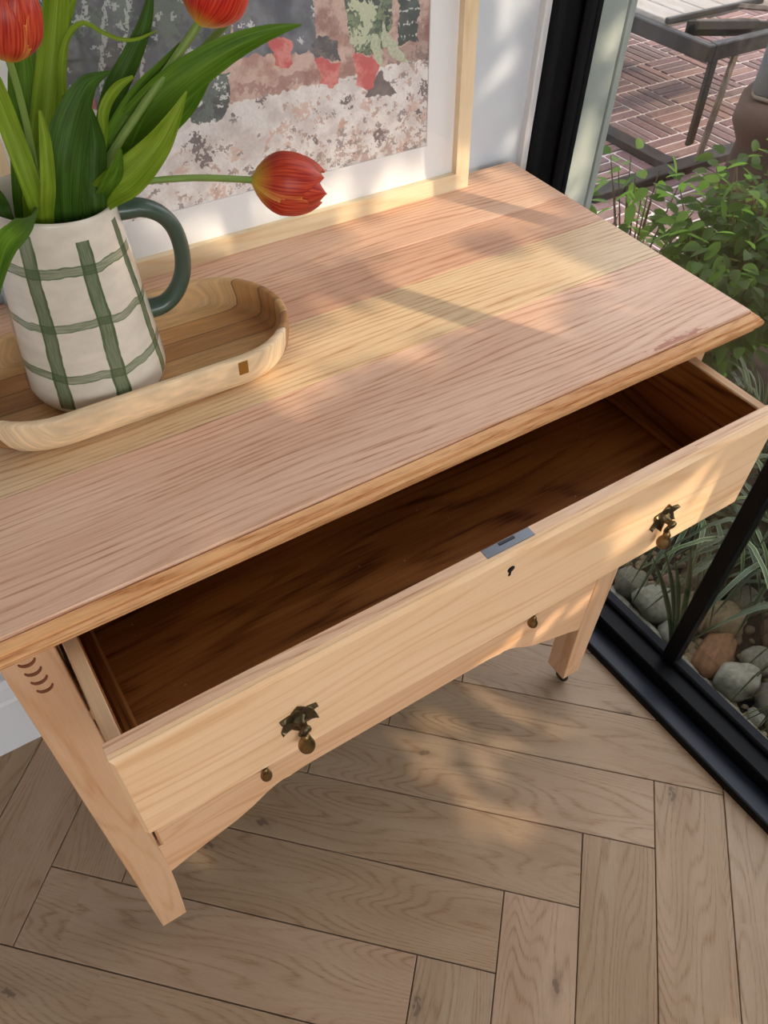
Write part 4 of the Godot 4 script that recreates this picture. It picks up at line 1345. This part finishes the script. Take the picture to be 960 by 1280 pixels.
func far_things() -> void:
	var o := thing("storage_box", Vector3(3.92, GY, -2.62), "blue box far across the bricks at the top edge of the view", "box")
	var b := mb()
	span(b, Vector3(-0.22, 0, -0.2), Vector3(0.22, 0.20, 0.2), 0.01)
	put("box_body", b, M.blue, o)
	b = mb()
	span(b, Vector3(-0.23, 0.20, -0.21), Vector3(0.23, 0.23, 0.21), 0.008)
	put("box_lid", b, M.pale, o)
	o = thing("glazed_panel", Vector3(4.05, GY, -2.33), "pale framed glass panel standing past the garden table", "panel")
	b = mb()
	span(b, Vector3(0.0, 0, -0.02), Vector3(0.09, 1.6, 0.02), 0.004)
	put("panel_stile", b, M.pale, o)
	b = mb()
	span(b, Vector3(0.09, 0.04, -0.006), Vector3(0.9, 1.6, 0.006), 0.002)
	put("panel_glass", b, M.screen, o)
	b = mb()
	span(b, Vector3(0.09, 0.0, -0.02), Vector3(0.9, 0.06, 0.02), 0.004)
	put("panel_rail", b, M.black2, o)

func pebble(seed_: int) -> ArrayMesh:
	var n := noise(seed_, 0.8, 2)
	var rows := []
	for i in 11:
		var row := []
		for j in 18:
			var la := -PI / 2 + PI * i / 10.0
			var lo := TAU * j / 18.0
			var d := Vector3(cos(la) * cos(lo), sin(la), cos(la) * sin(lo))
			row.append(d * (1.0 + 0.22 * n.get_noise_3dv(d * 1.1)))
		rows.append(row)
	var b := mb()
	grid(b, rows, true)
	return done(b)

func stones() -> void:
	var shapes := []
	for k in 5: shapes.append(pebble(500 + k))
	# place (x, z), half sizes (along x, up, along z), turn, material, label
	var list := [
		[0.252, 0.303, 0.040, 0.032, 0.036, 0.3, 0, "grey pebble nearest the chest's right leg under the grass"],
		[0.256, 0.372, 0.050, 0.036, 0.046, -0.6, 3, "large grey green pebble behind the upright grass blades"],
		[0.335, 0.352, 0.026, 0.022, 0.030, 0.2, 5, "small pinkish pebble behind the large grey green one"],
		[0.312, 0.428, 0.048, 0.034, 0.040, 0.9, 1, "beige pebble just left of the mullion"],
		[0.412, 0.385, 0.042, 0.030, 0.036, 0.4, 4, "dark grey pebble in the shade left of the mullion"],
		[0.345, 0.478, 0.050, 0.040, 0.040, -0.4, 1, "tan rounded stone just right of the mullion"],
		[0.238, 0.440, 0.036, 0.024, 0.030, 0.7, 3, "pale flat pebble at the foot of the grass blades"],
		[0.272, 0.522, 0.070, 0.028, 0.034, 0.25, 2, "long orange brown stone right of the mullion"],
		[0.262, 0.590, 0.052, 0.034, 0.038, -0.2, 3, "pale grey stone below the orange brown one"],
		[0.335, 0.580, 0.034, 0.028, 0.030, 0.1, 3, "small pale pebble to the right of the pale grey stone"],
		[0.285, 0.650, 0.042, 0.024, 0.028, 0.5, 4, "grey flat pebble under the straw coloured grass"],
		[0.340, 0.655, 0.036, 0.026, 0.030, 0.0, 0, "grey pebble at the right edge beneath the straw grass"],
		[0.205, 0.395, 0.020, 0.012, 0.018, 0.0, 0, "little grey pebble against the concrete strip"],
		[0.208, 0.510, 0.018, 0.011, 0.016, 0.8, 5, "little pinkish pebble beside the foot of the mullion"],
		[0.218, 0.555, 0.016, 0.010, 0.018, 0.3, 1, "little tan pebble in front of the pale grey stone"],
		[0.240, 0.660, 0.020, 0.013, 0.018, 0.3, 3, "little pale pebble low beside the straw grass"],
		[0.430, 0.470, 0.040, 0.030, 0.036, 0.3, 0, "grey pebble behind the tan rounded stone"],
		[0.420, 0.560, 0.042, 0.030, 0.034, 0.6, 5, "dull pink pebble at the right edge behind the pale stones"]]
	for i in list.size():
		var s: Array = list[i]
		var y: float = GY - 0.028 + s[3] * 0.72
		var o := obj("pebble", shapes[i % 5], M["stone%d" % s[6]])
		o.transform = Transform3D(Basis(Vector3.UP, s[5]) * Basis.from_scale(Vector3(s[2], s[3], s[4])), Vector3(s[0], y, s[1]))
		tag(o, s[7], "pebble", "pebbles in the planting bed")
	# gravel between them
	var mm := MultiMesh.new()
	mm.transform_format = MultiMesh.TRANSFORM_3D
	mm.mesh = shapes[0]
	mm.instance_count = 420
	for i in 420:
		var sc := 0.005 + rng.randf() * 0.007
		mm.set_instance_transform(i, Transform3D(Basis(Vector3.UP, rng.randf() * TAU) * Basis.from_scale(Vector3(sc * 1.3, sc * 0.7, sc)), Vector3(0.20 + 0.3 * rng.randf() * rng.randf(), GY - 0.026, 0.2 + rng.randf() * 0.7)))
	var mi := MultiMeshInstance3D.new()
	mi.name = "gravel"
	mi.multimesh = mm
	mi.material_override = M.stone1
	add_child(mi, true)
	tag(mi, "fine pale gravel between the pebbles", "gravel", "", "stuff")

func tuft(at: Vector3, n: int, length: float, width: float, lean: Vector3, spread: float, m: int, label: String, droop := 0.6) -> void:
	var o := thing("grass_clump", at, label, "grass", "strappy grasses in the bed")
	for i in n:
		var a := rng.randf() * TAU
		var out := (Vector3(cos(a), 0, sin(a)) * spread * (0.35 + 0.65 * rng.randf()) + lean)
		var l := length * (0.6 + 0.45 * rng.randf())
		var pts := []
		var base := Vector3(cos(a), 0, sin(a)) * 0.025 * rng.randf()
		for k in 6:
			var t := k / 5.0
			var p := base + out * l * (t * 0.55 + 0.45 * t * t) + Vector3(0, l * (t - droop * t * t * t), 0)
			pts.append(Vector4(p.x, maxf(p.y, 0.004), p.z, width * (0.55 + 0.7 * t) * (1.0 - pow(t, 3.0)) + 0.0003))
		var b := mb()
		var f := Vector3(-out.x, 0.8, -out.z).normalized()
		var sp := smooth_path(pts, 9)
		var rows := []
		for q in 10:
			var p := v3(sp[q])
			var tt := (v3(sp[mini(q + 1, 9)]) - v3(sp[maxi(q - 1, 0)])).normalized()
			var s := tt.cross(f).normalized()
			rows.append([p - s * sp[q].w, p + s.cross(tt) * sp[q].w * -0.25, p + s * sp[q].w])
		grid(b, rows)
		put("blade", b, M["blade%d" % (m if rng.randf() < 0.75 else (m + 1) % 2)], o)

func grasses() -> void:
	var g := GY - 0.028
	tuft(Vector3(0.58, g, 0.09), 80, 0.40, 0.0070, Vector3.ZERO, 0.42, 0, "upright white edged grass seen above the open drawer's right end", 0.35)
	tuft(Vector3(0.80, g, 0.18), 50, 0.46, 0.0075, Vector3.ZERO, 0.6, 0, "white edged grass by the brick paving at the right edge", 0.4)
	tuft(Vector3(0.52, g, 0.24), 60, 0.42, 0.0065, Vector3(-0.25, 0, 0.15), 0.8, 1, "arching green grass just behind the dark pebbles", 0.85)
	tuft(Vector3(0.56, g, 0.44), 70, 0.46, 0.0065, Vector3(-0.2, 0, 0.0), 0.85, 1, "dense arching green grass right of the mullion", 0.85)
	tuft(Vector3(0.74, g, 0.34), 60, 0.48, 0.0070, Vector3.ZERO, 0.8, 1, "deep green grass behind the others at the right edge", 0.7)
	tuft(Vector3(0.52, g, 0.60), 50, 0.40, 0.0050, Vector3(-0.3, 0, 0.0), 0.7, 1, "narrow green grass above the pale grey stone", 0.9)
	tuft(Vector3(0.43, g, 0.80), 60, 0.38, 0.0028, Vector3(-0.45, 0, -0.15), 0.45, 2, "fine straw coloured grass sweeping over the lowest stones", 1.0)
	# a few broad blades that stand up from the foot of the window
	var o := thing("grass_clump", Vector3(0.205, g, 0.475), "few broad hanging blades in front of the large grey green pebble", "grass", "strappy grasses in the bed")
	for k in 5:
		var e: Array = [[-0.030, 0.230, -0.110, 0.0046], [-0.016, 0.250, -0.100, 0.0042], [-0.010, 0.245, -0.078, 0.0046], [0.006, 0.285, -0.070, 0.0056], [-0.020, 0.19, -0.085, 0.0040]][k]
		var b := mb()
		ribbon(b, [Vector4(0.001 * k, 0.0, 0.0, 0.003), Vector4(e[0] * 0.35 + 0.004, e[1] * 0.4, e[2] * 0.3, e[3] * 0.9), Vector4(e[0] * 0.7 + 0.003, e[1] * 0.75, e[2] * 0.65, e[3]), Vector4(e[0], e[1], e[2], 0.0008)], 12, Vector3(-0.7, 0.3, 0.6), 0.3)
		put("blade", b, M.blade1, o)

func leaf_shape(l: float, w: float) -> ArrayMesh:
	var b := mb()
	var rows := []
	for i in 7:
		var t := i / 6.0
		var ww := w * pow(sin(PI * pow(t, 0.8)), 0.8) + 0.0003
		var y := -0.12 * l * t * t
		rows.append([Vector3(-ww, y + ww * 0.3, l * t), Vector3(0, y, l * t), Vector3(ww, y + ww * 0.3, l * t)])
	grid(b, rows)
	return done(b)

func shrub(label: String, base: Vector3, centre: Vector3, size: Vector3, n: int, stems: int, l: float, tone: int, seed_: int, extra := "", more := 0) -> void:
	var o := thing("shrub", base, label, "shrub")
	var r := RandomNumberGenerator.new()
	r.seed = seed_
	var shapes := [leaf_shape(l, l * 0.24), leaf_shape(l * 0.82, l * 0.22), leaf_shape(l * 1.1, l * 0.24)]
	var tips := []
	for s in stems:
		var d := Vector3(r.randf() - 0.5, r.randf() * 0.9 - 0.35, r.randf() - 0.5) * 1.7 * size
		var end := centre - base + d
		var pts := [Vector4((r.randf() - 0.5) * 0.06, 0, (r.randf() - 0.5) * 0.06, 0.004), Vector4(end.x * 0.4, end.y * 0.55, end.z * 0.4, 0.003), Vector4(end.x, end.y, end.z, 0.0012)]
		var b := mb()
		var sp := smooth_path(pts, 8)
		tube(b, sp, 6)
		put("branch", b, M.twig, o)
		tips.append(sp)
	var rest := []
	for i in n + more:
		var sp: Array = tips[r.randi() % tips.size()]
		var k := r.randi_range(4, 8)
		var p := v3(sp[k]) + Vector3(r.randf() - 0.5, r.randf() - 0.5, r.randf() - 0.5) * size * 0.5
		var out := (p - (centre - base) + Vector3(0, 0.02, 0)) / size
		var dir := Vector3(out.x + (r.randf() - 0.5) * 1.6, -0.15 + (r.randf() - 0.5) * 0.9, out.z + (r.randf() - 0.5) * 1.6).normalized()
		var x := Vector3.UP.cross(dir).normalized()
		var m := "shrub%d" % (tone if r.randf() < 0.7 else r.randi() % 3)
		if extra and r.randf() < 0.12: m = extra
		if extra and r.randf() < 0.05: m = "rusty_leaf"
		var t := Transform3D(Basis(x, dir.cross(x), dir).rotated(dir, (r.randf() - 0.5) * 1.2), p)
		if i < n:
			var q := obj("leaf", shapes[r.randi() % 3], M[m], o)
			q.transform = t
		else: rest.append(t)
	if more:
		var mm := MultiMesh.new()
		mm.transform_format = MultiMesh.TRANSFORM_3D
		mm.mesh = shapes[0]
		mm.instance_count = rest.size()
		for i in rest.size(): mm.set_instance_transform(i, rest[i])
		var mi := MultiMeshInstance3D.new()
		mi.name = "inner_leaves"
		mi.multimesh = mm
		mi.material_override = M["shrub%d" % tone]
		tag(mi, "", "", "", "stuff")
		o.add_child(mi, true)

func shrubs() -> void:
	var g := GY - 0.028
	shrub("dense dark green leafy shrub beyond the top's front right corner", Vector3(0.90, g, -0.12), Vector3(0.86, 0.34, -0.10), Vector3(0.26, 0.17, 0.20), 300, 40, 0.050, 1, 601, "", 900)
	shrub("second dark green leafy shrub behind the dense one at the right edge", Vector3(1.12, g, -0.20), Vector3(1.08, 0.34, -0.18), Vector3(0.24, 0.18, 0.20), 300, 36, 0.050, 1, 604, "", 700)
	shrub("airy young shrub with round green leaves in front of the bricks", Vector3(0.82, g, -0.36), Vector3(0.80, 0.34, -0.37), Vector3(0.22, 0.17, 0.16), 80, 14, 0.056, 2, 602)
	shrub("small plant with orange leaves and leaves painted white as sunlit beside the rendered pier", Vector3(0.56, g, -0.36), Vector3(0.55, 0.34, -0.33), Vector3(0.13, 0.20, 0.12), 130, 12, 0.030, 2, 603, "sunlit_leaf")

# ---------------------------------------------------------------- unseen tree, crown shaped to break up the sunlight
func sun_plane(p: Vector3) -> Vector2:
	var s := SUN.normalized()
	var e1 := Vector3.UP.cross(s).normalized()
	return Vector2(p.dot(e1), p.dot(s.cross(e1)))

func shade_tree() -> void:
	# unseen tree outside the window; crown shaped to let sun onto chosen patches
	var gaps := []
	var keep := []
	for p in sun_patches():
		var q := PackedVector2Array()
		for v in p: q.append(sun_plane(v))
		var grown := Geometry2D.offset_polygon(Geometry2D.convex_hull(q), 0.020)
		gaps.append(grown[0])
		var low: float = p[0].y
		keep.append(0.10 if low < 0.1 else (0.05 if low < 0.8 else (0.25 if p[0].z < -0.01 else 0.02)))
	var s := SUN.normalized()
	var e1 := Vector3.UP.cross(s).normalized()
	var e2 := s.cross(e1)
	var o := thing("tree", Vector3(2.6, GY - 0.028, 3.2), "unseen leafy tree outside the window, crown shaped to break up the sunlight", "tree")
	var b := mb()
	tube(b, smooth_path([Vector4(0, 0, 0, 0.11), Vector4(0.05, 1.2, 0.05, 0.085), Vector4(-0.2, 2.2, 0.0, 0.06), Vector4(-0.7, 3.0, -0.1, 0.02)], 16), 12)
	put("trunk", b, M.twig, o)
	var r := RandomNumberGenerator.new()
	r.seed = 77
	var where := []
	for n in 30000:
		var dense := n < 14000
		var p := Vector2(r.randf_range(-1.15, 1.05), r.randf_range(-0.75, 1.25)) if dense else Vector2(r.randf_range(-4.2, 0.9), r.randf_range(-1.6, 3.0))
		var far := 3.3 + 1.3 * r.randf()
		var hit := false
		var luck := r.randf()
		for k in gaps.size():
			if luck > keep[k] and Geometry2D.is_point_in_polygon(p, gaps[k]): hit = true
		if hit: continue
		var at := e1 * p.x + e2 * p.y + s * far
		if at.x < 0.35 or at.y < 0.9: continue
		where.append(at)
	var mm := MultiMesh.new()
	mm.transform_format = MultiMesh.TRANSFORM_3D
	mm.mesh = leaf_shape(0.08, 0.026)
	mm.instance_count = where.size()
	for n in where.size():
		var t := Basis(Vector3(r.randf() - 0.5, r.randf() - 0.5, r.randf() - 0.5).normalized(), r.randf() * TAU)
		mm.set_instance_transform(n, Transform3D(t, where[n] - o.position - t.z * 0.04))
	var mi := MultiMeshInstance3D.new()
	mi.name = "shaped_foliage"
	mi.multimesh = mm
	mi.material_override = M.canopy
	tag(mi, "", "", "", "stuff")
	o.add_child(mi, true)

func sun_patches() -> Array:
	# the crown is opened so that sunlight falls on the chest's top, the wall and picture, the floor and the drawer fronts
	return [
		[Vector3(0.13, 0.72, -0.016), Vector3(0.20, 0.70, -0.016), Vector3(0.20, 0.80, -0.016), Vector3(0.15, 0.83, -0.016)],
		[Vector3(0.15, 0.90, -0.016), Vector3(0.20, 0.90, -0.016), Vector3(0.20, 0.98, -0.016), Vector3(0.165, 0.98, -0.016)],
		[Vector3(-0.356, 0.825, 0.209), Vector3(-0.202, 0.825, 0.205), Vector3(-0.204, 0.825, 0.332), Vector3(-0.270, 0.825, 0.336), Vector3(-0.306, 0.825, 0.311)],
		[Vector3(-0.481, 0.825, 0.224), Vector3(-0.386, 0.825, 0.205), Vector3(-0.349, 0.825, 0.302), Vector3(-0.453, 0.825, 0.298), Vector3(-0.492, 0.825, 0.274)],
		[Vector3(-0.164, 0.825, 0.220), Vector3(-0.119, 0.825, 0.195), Vector3(-0.097, 0.825, 0.301), Vector3(-0.144, 0.825, 0.308)],
		[Vector3(-0.389, 0.825, 0.100), Vector3(-0.243, 0.825, 0.053), Vector3(-0.205, 0.825, 0.063), Vector3(-0.204, 0.825, 0.153), Vector3(-0.299, 0.825, 0.157)],
		[Vector3(-0.179, 0.825, 0.053), Vector3(-0.115, 0.825, 0.076), Vector3(-0.132, 0.825, 0.148), Vector3(-0.179, 0.825, 0.133)],
		[Vector3(-0.100, 0.825, 0.047), Vector3(-0.022, 0.825, 0.047), Vector3(-0.026, 0.825, 0.121), Vector3(-0.082, 0.825, 0.145)],
		[Vector3(-0.540, 0.825, 0.269), Vector3(-0.482, 0.825, 0.256), Vector3(-0.488, 0.825, 0.292), Vector3(-0.541, 0.825, 0.305)],
		[Vector3(-0.248, 0.866, 0.020), Vector3(-0.123, 0.874, 0.020), Vector3(-0.151, 0.848, 0.020), Vector3(-0.247, 0.836, 0.020)],
		[Vector3(-0.528, 0.866, 0.020), Vector3(-0.409, 0.875, 0.020), Vector3(-0.406, 0.849, 0.020), Vector3(-0.529, 0.836, 0.020)],
		[Vector3(-0.121, 0.877, 0.020), Vector3(-0.098, 0.886, 0.020), Vector3(-0.088, 0.814, 0.020), Vector3(-0.128, 0.820, 0.020)],
		[Vector3(-0.354, 0.862, 0.020), Vector3(-0.296, 0.864, 0.020), Vector3(-0.297, 0.835, 0.020), Vector3(-0.355, 0.841, 0.020)],
		[Vector3(-0.062, 0.910, -0.018), Vector3(0.027, 0.883, -0.018), Vector3(0.025, 0.820, -0.018), Vector3(-0.049, 0.825, -0.018)],
		[Vector3(-0.061, 0.989, -0.018), Vector3(-0.041, 1.022, -0.018), Vector3(-0.014, 1.019, -0.018), Vector3(-0.025, 0.934, -0.018)],
		[Vector3(0.005, 1.026, -0.018), Vector3(0.047, 1.020, -0.018), Vector3(0.039, 0.934, -0.018), Vector3(0.013, 0.918, -0.018)],
		[Vector3(-0.213, 0.000, 0.338), Vector3(-0.144, 0.000, 0.421), Vector3(-0.146, 0.000, 0.514), Vector3(-0.215, 0.000, 0.461)],
		[Vector3(-0.407, 0.000, 0.304), Vector3(-0.306, 0.000, 0.339), Vector3(-0.236, 0.000, 0.510), Vector3(-0.366, 0.000, 0.472), Vector3(-0.433, 0.000, 0.370)],
		[Vector3(-0.367, 0.000, 0.496), Vector3(-0.271, 0.000, 0.531), Vector3(-0.262, 0.000, 0.626), Vector3(-0.381, 0.000, 0.582)],
		[Vector3(-0.319, 0.748, 0.565), Vector3(-0.159, 0.766, 0.565), Vector3(-0.137, 0.725, 0.565), Vector3(-0.284, 0.694, 0.565)],
		[Vector3(-0.238, 0.650, 0.565), Vector3(-0.110, 0.698, 0.565), Vector3(-0.090, 0.659, 0.565), Vector3(-0.185, 0.645, 0.565)],
		[Vector3(-0.322, 0.297, 0.428), Vector3(-0.124, 0.338, 0.428), Vector3(-0.083, 0.287, 0.428), Vector3(-0.241, 0.281, 0.428)]]
